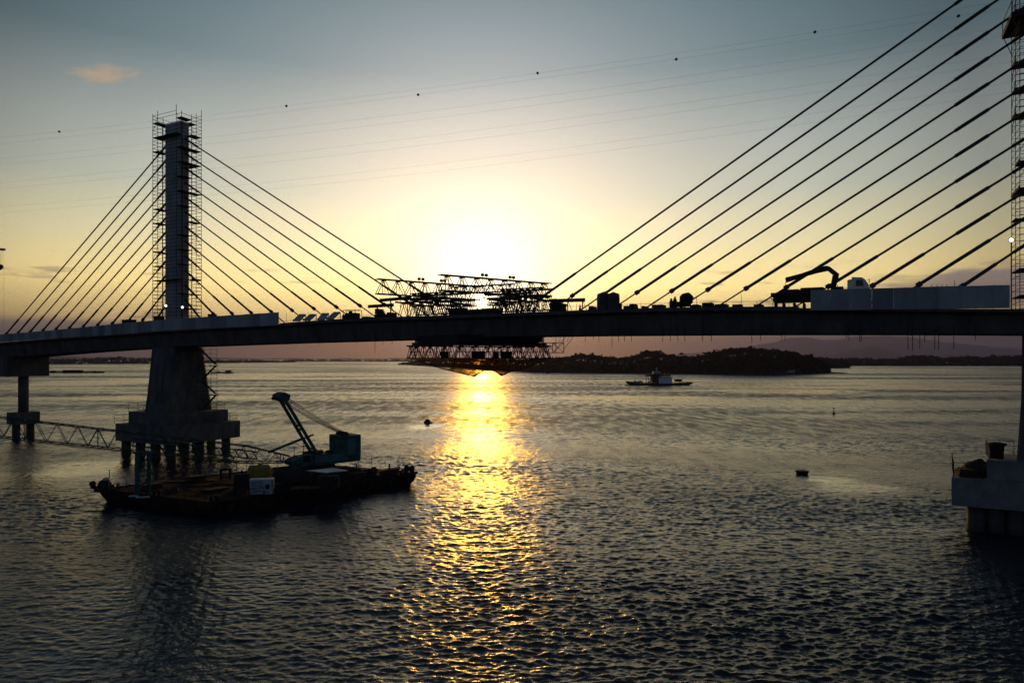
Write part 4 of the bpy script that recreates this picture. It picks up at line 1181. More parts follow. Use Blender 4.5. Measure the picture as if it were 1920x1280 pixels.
# clutter along the barge: railings, rope coils, pallets, drums, a tool box
rail('barge_railing', 'low tube railing along the near left edge of the barge', [BG(0, .98) , BG(0, .06)], 1.3, 2.0, rails=(.5, 1.0), m='dark')
rail('barge_railing', 'low tube railing along the near long edge of the barge', [BG(.04, .012), BG(.62, .012)], 1.3, 2.2, rails=(.5, 1.0), m='dark')
rcl = random.Random(3)
for a, b, lab in ((.10, .55, 'coil of mooring rope lying on the barge deck by the left corner winch'), (.22, .20, 'coil of mooring rope near the front edge of the barge deck'), (.55, .10, 'coil of mooring rope beside the hatch cover')):
    p = BG(a, b, zd + .03); ro = thing('rope_coil', lab, 'rope', p, 'rope coils on the barge')
    mb = MB()
    for k in range(4):
        r_ = .75 - .05 * k
        mb.path([p + V((r_ * math.cos(q), r_ * math.sin(q), .1 + .14 * k)) for q in np.linspace(0, 6.283, 13)], .085, 5)
    mb.build('coil', M['rope'], ro)
for a, b, w1, h1, m_, lab in ((.12, .80, 1.5, .7, 'board', 'pallet of planks near the left end of the barge'), (.34, .86, 1.3, .9, 'board', 'pallet of planks by the far edge of the barge left of the rusty frame'), (.33, .12, 1.1, 1.0, 'dark', 'dark tool chest on the front part of the barge deck'),
                              (.72, .10, 1.6, 1.1, 'rust', 'rusty crate stack right of the hatch cover'), (.80, .16, 1.2, 1.3, 'dark', 'dark hydraulic unit near the right front of the barge'), (.20, .40, 1.8, .35, 'rust', 'flat rusty steel plates in the middle of the open barge deck')):
    p = BG(a, b, zd + .03); ro = thing('deck_cargo', lab, 'cargo', p, 'loose cargo on the barge deck')
    k = 3
    for i in range(k):
        MB().box(p + UP * (h1 / k * (i + .5)) + un * rcl.uniform(-.1, .1), un * w1 * rcl.uniform(.85, 1), vn * .8 * rcl.uniform(.85, 1), UP * (h1 / k / 2 - .02)).build('layer', M[m_], ro)
for i, (a, b) in enumerate(((.40, .16), (.425, .13), (.41, .22))):
    p = BG(a, b, zd + .03); ro = thing('oil_drum', ['leftmost oil drum of three left of the white container', 'front oil drum of three left of the white container', 'rear oil drum of three left of the white container'][i], 'drum', p, 'oil drums on the barge')
    MB().lathe(p, [(.3, 0), (.32, .02), (.3, .3), (.32, .32), (.3, .6), (.32, .62), (.3, .9)], 12).build('shell', M['dark' if i else 'rust'], ro, True)
    MB().lathe(p + UP * .9, [(.3, 0), (.28, .02), (.05, .02)], 12).build('lid', M['steel'], ro, True)
mb = MB(); hp_ = [BG(.15 + .5 * k, .5 + .16 * math.sin(9 * k) + .05 * math.sin(23 * k), zd + .09) for k in np.linspace(0, 1, 30)]
mb.path(hp_, .07, 5); tag(mb.build('hose', M['dark']), 'long dark hose snaking along the open barge deck', 'hose')

# ------------------------------------------------------------------ the crane
O = on(605, 888)
g = V((-.75, -.66, 0)).normalized(); w_ = V((g.y, -g.x, 0))       # boom direction; right-hand side pointing to the camera is -w or w
if w_.y > 0: w_ = -w_
def CP(f, s, z): return O + g * f + w_ * s + UP * (z - O.z)
crane = thing('crawler_crane', 'dark green lattice boom crawler crane standing on the barge', 'crane', O)
for s in (-2.2, 2.2):
    mb = MB(); pts_ = [(-3.6, 2.65), (-3.2, 2.05), (3.2, 2.05), (3.6, 2.65), (3.2, 3.25), (-3.2, 3.25)]
    mb.extrude([CP(f, s - .45, z) for f, z in pts_], w_ * .9)
    for i in range(22):
        f = -3.3 + i * .314
        mb.box(CP(f, s, 3.28), g * .1, w_ * .5, UP * .05)
    mb.build('track', M['dark'], crane)
MB().lathe(CP(0, 0, 2.9), [(1.6, 0), (1.6, .9)], 18).build('slew_ring', M['dark'], crane, True)
MB().extrude([CP(f, 1.7, z) for f, z in ((6.3, 4.2), (6.5, 4.9), (4.6, 5.6), (1.0, 5.75), (-6.7, 5.75), (-6.7, 3.9), (5.3, 3.9))], w_ * -3.4).build('house_body', M['crane_green'], crane)
MB().box(CP(-.9, 1.73, 4.95), g * 3.2, w_ * .05, UP * .6).build('side_panel', M['crane_pale'], crane)
MB().box(CP(4.2, 1.73, 4.75), g * 1.4, w_ * .05, UP * .45).build('side_panel', M['crane_pale'], crane)
MB().box(CP(-5.1, 0, 6.8), g * 1.55, w_ * 1.9, UP * 1.95).build('counterweight', M['crane_green'], crane)
MB().box(CP(-4.75, 1.93, 6.7), g * .85, w_ * .04, UP * 1.5).build('side_panel', M['crane_pale'], crane)
MB().box(CP(-2.9, 0, 6.95), g * .75, w_ * 1.75, UP * 1.9).build('engine_housing', M['crane_green'], crane)
MB().lathe(CP(-3.9, -1.3, 8.7), [(.75, 0), (.75, 2.6)], 16, w_).build('winch_drum', M['dark'], crane, True)
# operator cab at the front
cb = MB().extrude([CP(f, 2.75, z) for f, z in ((3.4, 4.1), (5.2, 4.1), (5.3, 5.2), (4.8, 6.1), (3.4, 6.15))], w_ * -1.0).build('cab', M['crane_green'], crane)
MB().extrude([CP(f, 2.78, z) for f, z in ((3.7, 4.9), (5.0, 4.9), (5.0, 5.3), (4.65, 5.95), (3.7, 5.95))], w_ * -.02).build('window', M['glass'], cb)
# roof clutter
mb = MB()
for f, h in ((5.6, 1.9), (3.9, 2.4), (2.3, .7), (.4, .8), (-.6, .6)):
    mb.tube(CP(f, .6, 5.6), CP(f, .6, 5.7 + h), .06)
mb.tube(CP(5.6, .6, 6.3), CP(2.3, .6, 6.3), .04)
mb.box(CP(3.2, .2, 6.0), g * .5, w_ * .5, UP * .35); mb.box(CP(.8, -.3, 6.0), g * .7, w_ * .8, UP * .3); mb.box(CP(-.9, .5, 5.95), g * .4, w_ * .4, UP * .25)
mb.build('roof_fittings', M['dark'], crane)
# mast (gantry) leaning forward, with its head block
ms = bpy.data.objects.new('gantry_mast', None); ms.location = CP(1.6, 0, 5.8) - crane.location; link(ms); ms.parent = crane
m0, m1 = (1.55, 5.75), (7.6, 15.9)
for s in (-1.25, 1.25):
    MB().beam(CP(m0[0], s, m0[1]), CP(m1[0], s * .9, m1[1]), .42, .6, up=w_).build('mast_leg', M['crane_green'], ms)
mb = MB()
for k in (.1, .45, .52):
    f, z = m0[0] + (m1[0] - m0[0]) * k, m0[1] + (m1[1] - m0[1]) * k
    mb.beam(CP(f, -1.25, z), CP(f, 1.25, z), .3, .3)
mb.build('cross_tie', M['crane_green'], ms)
MB().extrude([CP(f, 1.5, z) for f, z in ((6.9, 15.6), (7.6, 15.3), (8.7, 16.0), (8.6, 16.6), (7.6, 17.0), (6.6, 16.5))], w_ * -3.0).build('head_block', M['crane_green'], ms)
for s in (-.9, 0, .9):
    MB().lathe(CP(8.75, s - .12, 15.9), [(.22, 0), (.3, .03), (.24, .12), (.3, .21), (.22, .24)], 14, w_).build('sheave', M['dark'], ms, True)
# back stays to the rear
for i, s in enumerate((-1.1, -.5, .5, 1.1)):
    a = CP(7.0, s, 16.0 if i % 2 else 15.2); b = CP(-4.2, s, 9.0 if i % 2 else 8.8)
    MB().path([a + (b - a) * k - UP * (.25 * 4 * k * (1 - k)) for k in np.linspace(0, 1, 7)], .075, 5).build('back_stay', M['steel'], crane)
# spare struts lying up from the boom foot
for s, a0, b0 in ((1.2, (10.4, 7.0), (4.2, 8.9)), (-.9, (9.6, 6.6), (1.4, 9.1))):
    MB().beam(CP(a0[0], s, a0[1]), CP(b0[0], s, b0[1]), .28, .28).build('boom_strut', M['crane_green'], crane)
# the boom
bm = bpy.data.objects.new('lattice_boom', None); foot = CP(6.2, 0, 5.3); bm.location = foot - crane.location; link(bm); bm.parent = crane
tip = P(-40, 796, 97); ax = V((tip.x - foot.x, tip.y - foot.y, 0)); Lb = ax.length; axn = ax.normalized(); sd = V((axn.y, -axn.x, 0))
slope = (tip.z - foot.z) / Lb
Lb += 14
def bp(x, s, k):
    tp = min(1, .35 + x / 7.0 * .65)
    return foot + axn * x + UP * (slope * x) + sd * (s * 1.25 * (0.75 + .25 * tp)) + UP * (k * 1.4 * tp)
ch = MB()
for s in (-1, 1):
    for k in (-1, 1):
        ch.path([bp(x, s, k) for x in (0, 3.5, 7, Lb)], .095, 6)
ch.build('boom_chord', M['boom_green'], bm)
lw = MB(); x = 0; i = 0
while x < Lb - 1:
    stp = 1.3
    for s in (-1, 1): lw.tube(bp(x, s, -1 if i % 2 else 1), bp(x + stp, s, 1 if i % 2 else -1), .05, 5)
    for k in (-1, 1): lw.tube(bp(x, -1 if i % 2 else 1, k), bp(x + stp, 1 if i % 2 else -1, k), .042, 4)
    if x % 9.3 < 1.5:
        for s in (-1, 1): lw.tube(bp(x, s, -1), bp(x, s, 1), .07, 5)
        lw.tube(bp(x, -1, -1), bp(x, 1, -1), .07, 5); lw.tube(bp(x, -1, 1), bp(x, 1, 1), .07, 5)
    x += stp; i += 1
lw.build('boom_lacing', M['boom_green'], bm)
MB().path([bp(x, 0, -1.25) for x in (6, 14, Lb)], .05, 5).build('hoist_rope', M['steel'], bm)
# lattice jib insert stored beside the boom foot
mb = MB(); a, b = bp(5.0, 1.6, -.2), bp(24, 1.6, -.2)
for s in (-.5, .5):
    for k in (-.6, .6): mb.tube(a + sd * s + UP * k, b + sd * s + UP * k, .07, 5)
for i in range(26):
    p0, p1 = a + (b - a) * (i / 26), a + (b - a) * ((i + 1) / 26); q = .6 if i % 2 else -.6
    for s in (-.5, .5): mb.tube(p0 + sd * s + UP * q, p1 + sd * s - UP * q, .045, 4)
mb.build('luffing_jib', M['boom_green'], crane)

# ------------------------------------------------------------------ cargo on the barge
p = on(489, 928)
ro = thing('site_container', 'small white container with a lettered notice on the barge, in front of the yellow tank', 'container', p)
ux = un; vx = V((un.y, -un.x, 0))
if vx.y > 0: vx = -vx
xh = V((.98, .18, 0)).normalized(); yh = V((.18, -.98, 0))
MB().box(p + UP * 1.25 - yh * .9, xh * 1.72, yh * .9, UP * 1.12).build('body', M['offwhite'], ro)
mb = MB()
for s in (-1, 1): mb.beam(p + xh * 1.66 * s + UP * .02 + yh * .04, p + xh * 1.66 * s + UP * 2.36 + yh * .04, .14, .1)
mb.beam(p - xh * 1.72 + UP * .1 + yh * .04, p + xh * 1.72 + UP * .1 + yh * .04, .12, .12); mb.build('frame', M['dark'], ro)
# rows of lettering too small to read in the photo: dark word bars
mb = MB(); rr = random.Random(5)
for row, (zz, x0, x1) in enumerate(((2.0, -1.35, .2), (1.7, -1.35, .1), (1.4, -1.3, .3), (1.0, -1.35, .4), (.7, -1.3, -.2))):
    x = x0
    while x < x1:
        l = rr.uniform(.12, .35); mb.box(p + xh * (x + l / 2) + UP * zz + yh * .012, xh * (l / 2), yh * .008, UP * .07); x += l + .1
mb.box(p + xh * .95 + UP * 1.25 + yh * .012, xh * .3, yh * .008, UP * .35)
mb.build('notice_lettering', M['ink'], ro)
MB().box(p + xh * .75 + UP * .45 + yh * .012, xh * .5, yh * .008, UP * .07).build('notice_stripe', M['red'], ro)
p = on(487, 912)
ro = thing('fuel_tank', 'rounded yellow fuel tank on the barge behind the white container', 'tank', p)
MB().lathe(p - xh * 1.9 + UP * 2.1, [(.5, 0), (1.2, .2), (1.45, .5), (1.45, 3.3), (1.2, 3.6), (.5, 3.8)], 20, xh).build('shell', M['yellow'], ro, True)
mb = MB()
for s in (-1.1, 1.1): mb.box(p + xh * s + UP * .45, xh * .2, yh * 1.2, UP * .45)
mb.build('cradle', M['dark'], ro)
MB().lathe(p + UP * 3.5, [(.3, 0), (.3, .25), (.1, .3)], 10).build('hatch', M['yellow'], ro, True)
p = on(452, 917)
ro = thing('power_pack', 'boxy dark power pack on the barge left of the white container', 'machine', p)
MB().box(p + UP * 1.2 - yh * .8, xh * 1.1, yh * .8, UP * 1.15).build('body', M['dark'], ro); MB().tube(p + UP * 2.3 - yh * .6, p + UP * 3.0 - yh * .6, .12).build('exhaust', M['dark'], ro)
MB().box(p + UP * 1.2 + yh * .012, xh * .8, yh * .01, UP * .7).build('grille', M['steel'], ro)
p = on(423, 899)
ro = thing('cable_reel_frame', 'small square rusty frame on the far edge of the barge', 'frame', p)
mb = MB(); 
for s in (-.75, .75): mb.beam(p + xh * s, p + xh * s + UP * 1.9, .35, .35)
mb.beam(p - xh * .75 + UP * 1.75, p + xh * .75 + UP * 1.75, .35, .35); mb.beam(p - xh * .75 + UP * .5, p + xh * .75 + UP * .5, .35, .35)
mb.build('frame', M['rust'], ro); MB().lathe(p + UP * 1.85, [(.2, 0), (.15, .3)], 8).build('eye', M['rust'], ro, True)
p = on(545, 905)
ro = thing('covered_pile', 'long dark tarpaulin-covered heap on the barge under the crane boom foot', 'heap', p)
MB().blob(p + UP * .9, 2.2, 8, (1.45, 1.0, .75)).build('tarpaulin', M['tarp'], ro, True)
MB().box(p + UP * .2, xh * 3.4, yh * 1.7, UP * .18).build('pallet', M['rust'], ro)
p = on(612, 917)
ro = thing('shelter', 'flat pale roofed shelter on posts in the middle of the barge', 'shelter', p)
zr_ = P(608, 884, p.y).z
rc = V((p.x, p.y + 1.2, zr_))
MB().hexa([rc + V((-3.4, -.3, -.05)), rc + V((0.2, -2.3, -.05)), rc + V((3.2, -.2, -.05)), rc + V((.1, 2.3, -.05))], [rc + V((-3.4, -.3, .06)), rc + V((0.2, -2.3, .06)), rc + V((3.2, -.2, .06)), rc + V((.1, 2.3, .06))]).build('roof', M['offwhite'], ro)
for a, b in ((-3.1, -.3), (.2, -2.0), (2.9, -.2), (.1, 2.0)):
    MB().tube(V((rc.x + a, rc.y + b, zd + .03)), V((rc.x + a, rc.y + b, zr_ - .05)), .09, 6).build('post', M['steel'], ro)
MB().box(V((rc.x, rc.y, zd + 1.0)), V((1.6, .2, 0)), V((-.2, 1.2, 0)), UP * .95).build('workbench', M['dark'], ro)
for px, py, sx, sz, m_, lab in ((660, 893, 1.6, 1.5, 'rust', 'rust-brown machine box on the barge right of the shelter'), (676, 894, .8, 1.2, 'yellow', 'narrow yellow drum rack on the barge beside the rusty machine'), (702, 893, 1.1, 1.25, 'rust', 'rounded rusty pump on the barge left of the skip'),
                          (730, 890, 1.9, 1.1, 'rust', 'long rusty skip near the right end of the barge'), (640, 896, 1.5, 1.6, 'dark', 'dark generator just right of the shelter'), (572, 921, 2.2, 1.0, 'deckplate', 'low rusty hatch cover at the near edge of the barge')):
    p = on(px, py)
    ro = thing('deck_machine', lab, 'machine', p, 'machines on the barge')
    if 'pump' in lab:
        MB().lathe(p + UP * .9 - xh * .6, [(.3, 0), (.85, .15), (.85, .9), (.3, 1.1)], 14, xh).build('casing', M[m_], ro, True)
        MB().box(p + UP * .15, xh * sx, yh * .7, UP * .14).build('base', M['dark'], ro)
    elif 'skip' in lab:
        MB().loft([[p + xh * a * sx * .75 + yh * b * .7 + UP * .1 for a, b in ((-1, -1), (1, -1), (1, 1), (-1, 1))], [p + xh * a * sx + yh * b * 1.0 + UP * (sz + .25 * a) for a, b in ((-1, -1), (1, -1), (1, 1), (-1, 1))]]).build('body', M[m_], ro)
        MB().tube(p + UP * sz, p + UP * (sz + .9), .15, 8).build('post', M['dark'], ro)
    elif 'drum' in lab:
        for s in (-.45, .45): MB().lathe(p + xh * s, [(.32, 0), (.34, .4), (.32, .8), (.3, 1.0)], 12).build('drum', M[m_], ro, True)
        MB().box(p + UP * 1.05, xh * .8, yh * .4, UP * .04).build('rack', M['steel'], ro)
    elif 'hatch' in lab:
        MB().box(p + UP * .3, xh * sx, yh * 1.2, UP * .26).build('coaming', M[m_], ro); MB().box(p + UP * .6, xh * (sx + .1), yh * 1.3, UP * .05).build('lid', M['rust'], ro)
    else:
        MB().box(p + UP * sz / 2, xh * sx, yh * .9, UP * (sz / 2 - .02)).build('body', M[m_], ro)
        MB().tube(p + UP * sz + xh * sx * .5, p + UP * (sz + .6) + xh * sx * .5, .1).build('exhaust', M['dark'], ro); MB().box(p + UP * (sz + .04), xh * (sx * .9), yh * .8, UP * .05).build('lid', M['dark'], ro)
# strewn boards / hoses on the barge deck
for px, py, l, lab in ((250, 931, .6, 'short white board lying near the left corner of the barge deck'), (268, 933, .9, 'pale plank lying on the barge deck under the boom trestle'), (340, 903, 5.5, 'long rust-red plate lying on the far part of the barge deck')):
    p = on(px, py)
    m_ = 'offwhite' if 'white' in lab or 'pale' in lab else 'rust'
    tag(MB().box(p + UP * .12, xh * l, yh * (.22 if l < 1 else .5), UP * .08).build('loose_board', M[m_]), lab, 'board', 'boards lying on the barge deck')

# ------------------------------------------------------------------ boats and floats
# ferry
D_ = 29184 / (721.5 - YH)
fy = lambda x, y, o=0.0: P(x, y, D_) + V((0, o, 0))
ferry = thing('car_ferry', 'dark car ferry with a raised wheelhouse crossing below the wooded island', 'ferry', P(1235, 721.5, D_))
pxm = D_ / F
hull = [(1174, 714.5), (1178, 720), (1184, 722), (1288, 722), (1292, 719.5), (1296, 718.5), (1294, 715.8), (1282, 717), (1262, 718), (1200, 717.5), (1186, 716)]
MB().extrude([fy(x, y, -6) for x, y in hull], V((0, 12, 0))).build('hull', M['dark'], ferry)
for a, b, y0, y1, nm in ((1210, 1255, 701.8, 704.8, 'upper_deck'), (1228, 1256, 706.3, 707.6, 'canopy_roof')):
    MB().box((fy(a, y0) + fy(b, y1)) / 2, V(((b - a) / 2 * pxm, 0, 0)), V((0, 5, 0)), UP * ((y1 - y0) / 2 * pxm)).build(nm, M['steel'], ferry)
mb = MB()
for x in (1213.5, 1222, 1229, 1237, 1243, 1252):
    for o in (-4.6, 4.6): MB().tube(fy(x, 718, o), fy(x, 703, o), .3, 6).build('pillar', M['steel'], ferry)
MB().box(fy(1229, 709.0), V((7.0 * pxm, 0, 0)), V((0, 3, 0)), UP * 8.0 * pxm).build('deck_house', M['dark'], ferry)
wh = MB().box(fy(1230.5, 698.6), V((6.5 * pxm, 0, 0)), V((0, 3.1, 0)), UP * 2.4 * pxm).build('wheelhouse', M['offwhite'], ferry)
MB().box(fy(1230.5, 699.4, -3.13), V((5.6 * pxm, 0, 0)), V((0, .05, 0)), UP * .9 * pxm).build('window', M['glass'], wh)
mb = MB(); mb.tube(fy(1231, 696), fy(1231, 688.5), .18, 6); mb.tube(fy(1228.5, 692.5), fy(1233.5, 692.5), .12, 5); mb.tube(fy(1207.5, 704), fy(1207.5, 700), .12, 5); mb.tube(fy(1246, 703), fy(1246, 699), .12, 5)
mb.build('mast', M['white'], ferry)
MB().box(fy(1271.5, 713), V((5.5 * pxm, 0, 0)), V((0, 3, 0)), UP * 2.2 * pxm).build('aft_shelter', M['steel'], ferry)
mb = MB(); mb.beam(fy(1176, 714.5), fy(1196, 716.5), .4, .3); 
for x in range(1180, 1296, 7): mb.tube(fy(x, 717, -5.8), fy(x, 714.2, -5.8), .12, 4)
mb.build('bulwark_rail', M['dark'], ferry)
ro = thing('box_truck', 'pale blue-white box truck parked on the ferry deck', 'truck', fy(1244, 718))
MB().box(fy(1244.5, 712.8, -5.0), V((12.2 * pxm, 0, 0)), V((0, 1.3, 0)), UP * 5.4 * pxm).build('cargo_box', M['white'], ro)
for x in (1236, 1240, 1251, 1254): MB().lathe(fy(x, 718.4, -6.2), [(.7, 0), (.7, .4)], 10, V((0, 1, 0))).build('wheel', M['tyre'], ro, True)
MB().box(fy(1231, 715, -5.0), V((2.2 * pxm, 0, 0)), V((0, 1.2, 0)), UP * 3.0 * pxm).build('cab', M['dark'], ro)
for x, m_, lab in ((1190, 'offwhite', 'leftmost small pale car on the ferry deck'), (1199, 'dark', 'small dark car behind the pale one on the ferry'), (1218, 'white', 'small white car under the ferry upper deck')):
    ro = thing('parked_car', lab, 'car', fy(x, 717.5), 'cars on the ferry')
    pr_ = [(-4.3, 0), (4.3, 0), (4.4, 1.2), (2.6, 1.5), (1.5, 2.9), (-2.0, 2.9), (-3.4, 1.5), (-4.4, 1.2)]
    MB().extrude([fy(x, 717.2, -4) + V((a * .52, 0, b_ * .52 + .3)) for a, b_ in pr_], V((0, 1.7, 0))).build('body', M[m_], ro)
    for a in (-1.4, 1.4): MB().lathe(fy(x, 717.2, -4.05) + V((a, 0, .35)), [(.35, 0), (.35, .2)], 10, V((0, 1, 0))).build('wheel', M['tyre'], ro, True)

def pontoon(label, x0, x1, yw, hpx, bits, grp, name='pontoon_barge', cat='barge'):
    D_ = 29184 / (yw - YH); s_ = D_ / F
    ro = thing(name, label, cat, P((x0 + x1) / 2, yw, D_), grp)
    f = lambda x, y, o=0: P(x, y, D_) + V((0, o, 0))
    MB().extrude([f(x0, yw - hpx), f(x0 + 2, yw + .3), f(x1 - 2, yw + .3), f(x1, yw - hpx)], V((0, 10, 0))).build('hull', M['dark'], ro)
    for a, b, h in bits:
        MB().box(f((a + b) / 2, yw - hpx - h / 2, 3), V(((b - a) / 2 * s_, 0, 0)), V((0, 2.5, 0)), UP * (h / 2 * s_)).build('deck_cargo', M['steel'], ro)
    return ro
pontoon('long low pontoon barge moored beyond the left approach pier', 88, 190, 699, 2.4, ((94, 101, 1.6), (117, 152, 3.2), (172, 178, 1.2), (183, 189, .8)), 'distant low barges')
pontoon('short low barge with a box at its right end, seen behind the left pier', 394, 434, 699.5, 2.2, ((422, 431, 3.2), (405, 410, 1.0)), 'distant low barges')

# dinghy left of the sun path
p = PZ(802, 792.5, 0); s_ = p.y / F
ro = thing('dinghy', 'small black motor dinghy just left of the sun path', 'boat', p)
MB().loft([[p + V((x * s_, y, z)) for x, y, z in ((-7, -.6, -.1), (7.5, -.5, -.1), (7.5, .5, -.1), (-7, .6, -.1))], [p + V((x * s_, y, z)) for x, y, z in ((-7.3, -.9, .55), (11, -.1, .35), (11, .1, .35), (-7.3, .9, .55))]]).build('hull', M['dark'], ro)
MB().loft([[p + V((x * s_, y, .5)) for x, y in ((-6.5, -.7), (5.5, -.6), (5.5, .6), (-6.5, .7))], [p + V((x * s_, y, 1.35)) for x, y in ((-2.8, -.3), (2.2, -.3), (2.2, .3), (-2.8, .3))]]).build('canopy', M['dark'], ro)
# square float with a whip aerial
p = PZ(1504, 888, 0); s_ = p.y / F
ro = thing('mooring_float', 'rusty drum-shaped mooring float with a bent whip, on the right-hand water', 'float', p)
MB().lathe(p - UP * .3, [(1.05, 0), (1.1, .55), (1.3, .75), (1.32, .9), (1.1, .95)], 18).build('drum', M['rust'], ro, True)
a = p + UP * .6
MB().path([a + V((.15, 0, 0)), a + V((.45, 0, .55)), a + V((.95, 0, .9)), a + V((1.6, 0, 1.05))], .035, 5).build('whip', M['steel'], ro)
# channel buoy
p = PZ(1563.5, 776, 0)
ro = thing('channel_buoy', 'tiny dark pillar buoy alone on the right-hand water', 'buoy', p)
MB().lathe(p - UP * .3, [(.55, 0), (.6, .6), (.35, .9)], 12).build('float_body', M['dark'], ro, True)
MB().lathe(p + UP * .6, [(.18, 0), (.14, 1.6)], 8).build('pillar', M['dark'], ro, True); MB().lathe(p + UP * 2.1, [(.3, 0), (.3, .5), (.05, .6)], 8).build('topmark', M['dark'], ro, True)
p = PZ(1027, 700.5, 0)
ro = thing('dinghy', 'speck of a dark boat off the left end of the island', 'boat', p)
MB().extrude([p + V((-2.5, 0, .2)), p + V((2.8, 0, .2)), p + V((3.3, 0, 1.1)), p + V((-2.5, 0, 1.0))], V((0, 2, 0))).build('hull', M['dark'], ro)
MB().box(p + V((-.6, 1, 1.6)), V((1.0, 0, 0)), V((0, .8, 0)), UP * .7).build('cabin', M['dark'], ro)

# ------------------------------------------------------------------ overhead lines with marker balls
wires = [((0, 261), (960, 146), (1920, 5), [111, 537, 1008, 1528], 'topmost overhead wire, carrying four dark marker balls'),
         ((0, 266), (960, 157), (1920, 14), [784, 1268, 1797], 'second overhead wire from the top, carrying three dark marker balls'),
         ((0, 298), (960, 188), (1920, 45), [], 'third overhead wire from the top, bare and thin'), ((0, 309), (960, 203), (1920, 62), [], 'fourth overhead wire from the top, bare and thin'),
         ((0, 343), (960, 236), (1920, 97), [], 'fifth overhead wire from the top, bare and thin'), ((0, 354), (960, 252), (1920, 112), [], 'sixth overhead wire from the top, bare and thin'),
         ((0, 388), (960, 290), (1920, 150), [], 'seventh overhead wire from the top, bare and thin'), ((0, 399), (960, 305), (1920, 168), [], 'lowest overhead wire, bare and thin')]
ballpos = {111: 247, 537: 199, 784: 178, 1008: 137.5, 1268: 111.5, 1528: 60.5, 1797: 30.5}
for a, b, c, balls, lab in wires:
    cf = np.polyfit([a[0], b[0], c[0]], [a[1], b[1], c[1]], 2)
    if balls:
        xs_ = list(balls) + ([a[0], c[0]] if len(balls) < 3 else []); ys_ = [ballpos[x] for x in balls] + ([a[1], c[1]] if len(balls) < 3 else [])
        cf = np.polyfit(xs_, ys_, 2)
    yy = lambda x: float(np.polyval(cf, x))
    DW = lambda x: 1.0 / (1 / 330.0 + (1 / 215.0 - 1 / 330.0) * x / 1920.0)
    ro = thing('power_line', lab, 'power line', P(960, yy(960), DW(960)), 'overhead wires above the bridge')
    MB().path([P(x, yy(x), DW(x)) for x in np.linspace(-260, 2180, 50)], .020, 5).build('wire', M['steel'], ro)
    for x in balls:
        MB().lathe(P(x, ballpos[x], DW(x)) - UP * .52, [(.05, 0), (.36, .15), (.52, .52), (.36, .89), (.05, 1.04)], 14).build('marker_ball', M['dark'], ro, True)

# hook block of a tower crane whose mast stands outside the left edge
cbp = P(-130, 690, 168); cbp.z = 0
ro = thing('tower_crane', 'jib tip and hook block of a tower crane at the left edge of the sky', 'crane', cbp)
jt = P(5, 467, 168)
mb = MB(); top = V((cbp.x, cbp.y, jt.z + .4))
for sx in (-.8, .8):
    for sy in (-.8, .8): mb.tube(cbp + V((sx, sy, -1)), top + V((sx, sy, 0)), .1, 5)
z = 0
while z < top.z - 2:
    mb.tube(cbp + V((-.8, -.8, z)), cbp + V((.8, -.8, z + 2)), .06, 4); mb.tube(cbp + V((.8, .8, z)), cbp + V((-.8, .8, z + 2)), .06, 4); z += 2
mb.build('mast', M['steel'], ro)
mb = MB(); mb.beam(top, jt, .35, .35); mb.box(jt - UP * .1, V((.5, 0, 0)), V((0, .3, 0)), UP * .25); mb.build('jib', M['steel'], ro)
hk = P(1, 498, 168)
mb = MB(); mb.tube(V((hk.x, hk.y, jt.z)), hk, .03, 4); mb.tube(V((hk.x + .5, hk.y, jt.z)), hk + V((.2, 0, 0)), .03, 4); mb.lathe(hk - UP * .6, [(.15, -.5), (.25, -.2), (.55, 0), (.55, .7), (.2, .9)], 10); mb.build('hook_block', M['dark'], ro)
MB().tube(P(7, 470, 168), P(7, 618, 168), .02, 4).build('tag_line', M['steel'], ro)

# ------------------------------------------------------------------ land
def land(name, prof, yw, depth, seed, col):
    """prof: list of (px, silhouette y); yw: list of (px, waterline y). Returns ground height sampler and builds the mound."""
    xs_ = np.array([p_[0] for p_ in prof], float); ys_ = np.array([p_[1] for p_ in prof], float)
    wx = np.array([p_[0] for p_ in yw], float); wy = np.array([p_[1] for p_ in yw], float)
    return (lambda x: float(np.interp(x, xs_, ys_))), (lambda x: H * F / (float(np.interp(x, wx, wy)) - YH))

def quads(centres, sizes, rs):
    """many small leaf-clump faces, random orientation"""
    n_ = len(centres)
    a = rs.normal(size=(n_, 3)); a /= np.linalg.norm(a, axis=1)[:, None]
    b = rs.normal(size=(n_, 3)); b -= a * (a * b).sum(1)[:, None]; b /= np.linalg.norm(b, axis=1)[:, None]
    a = a * sizes[:, None]; b = b * sizes[:, None] * rs.uniform(.5, 1.0, n_)[:, None]
    v_ = np.stack([centres - a - b * .6, centres + a * .8 - b, centres + a + b * .7, centres - a * .7 + b], 1)
    return v_.reshape(-1, 3), np.arange(n_ * 4).reshape(-1, 4)

def mesh_np(name, v_, f_, m, parent=None):
    me = bpy.data.meshes.new(name)
    off = np.array(wloc(parent)) if parent is not None else np.zeros(3)
    me.vertices.add(len(v_)); me.vertices.foreach_set('co', (v_ - off).astype(np.float32).ravel())
    me.loops.add(f_.size); me.loops.foreach_set('vertex_index', f_.astype(np.int32).ravel())
    me.polygons.add(len(f_)); me.polygons.foreach_set('loop_start', np.arange(0, f_.size, 4, dtype=np.int32))
    me.update(calc_edges=True); me.materials.append(m)
    o = link(bpy.data.objects.new(name, me))
    if parent is not None: o.parent = parent
    return o

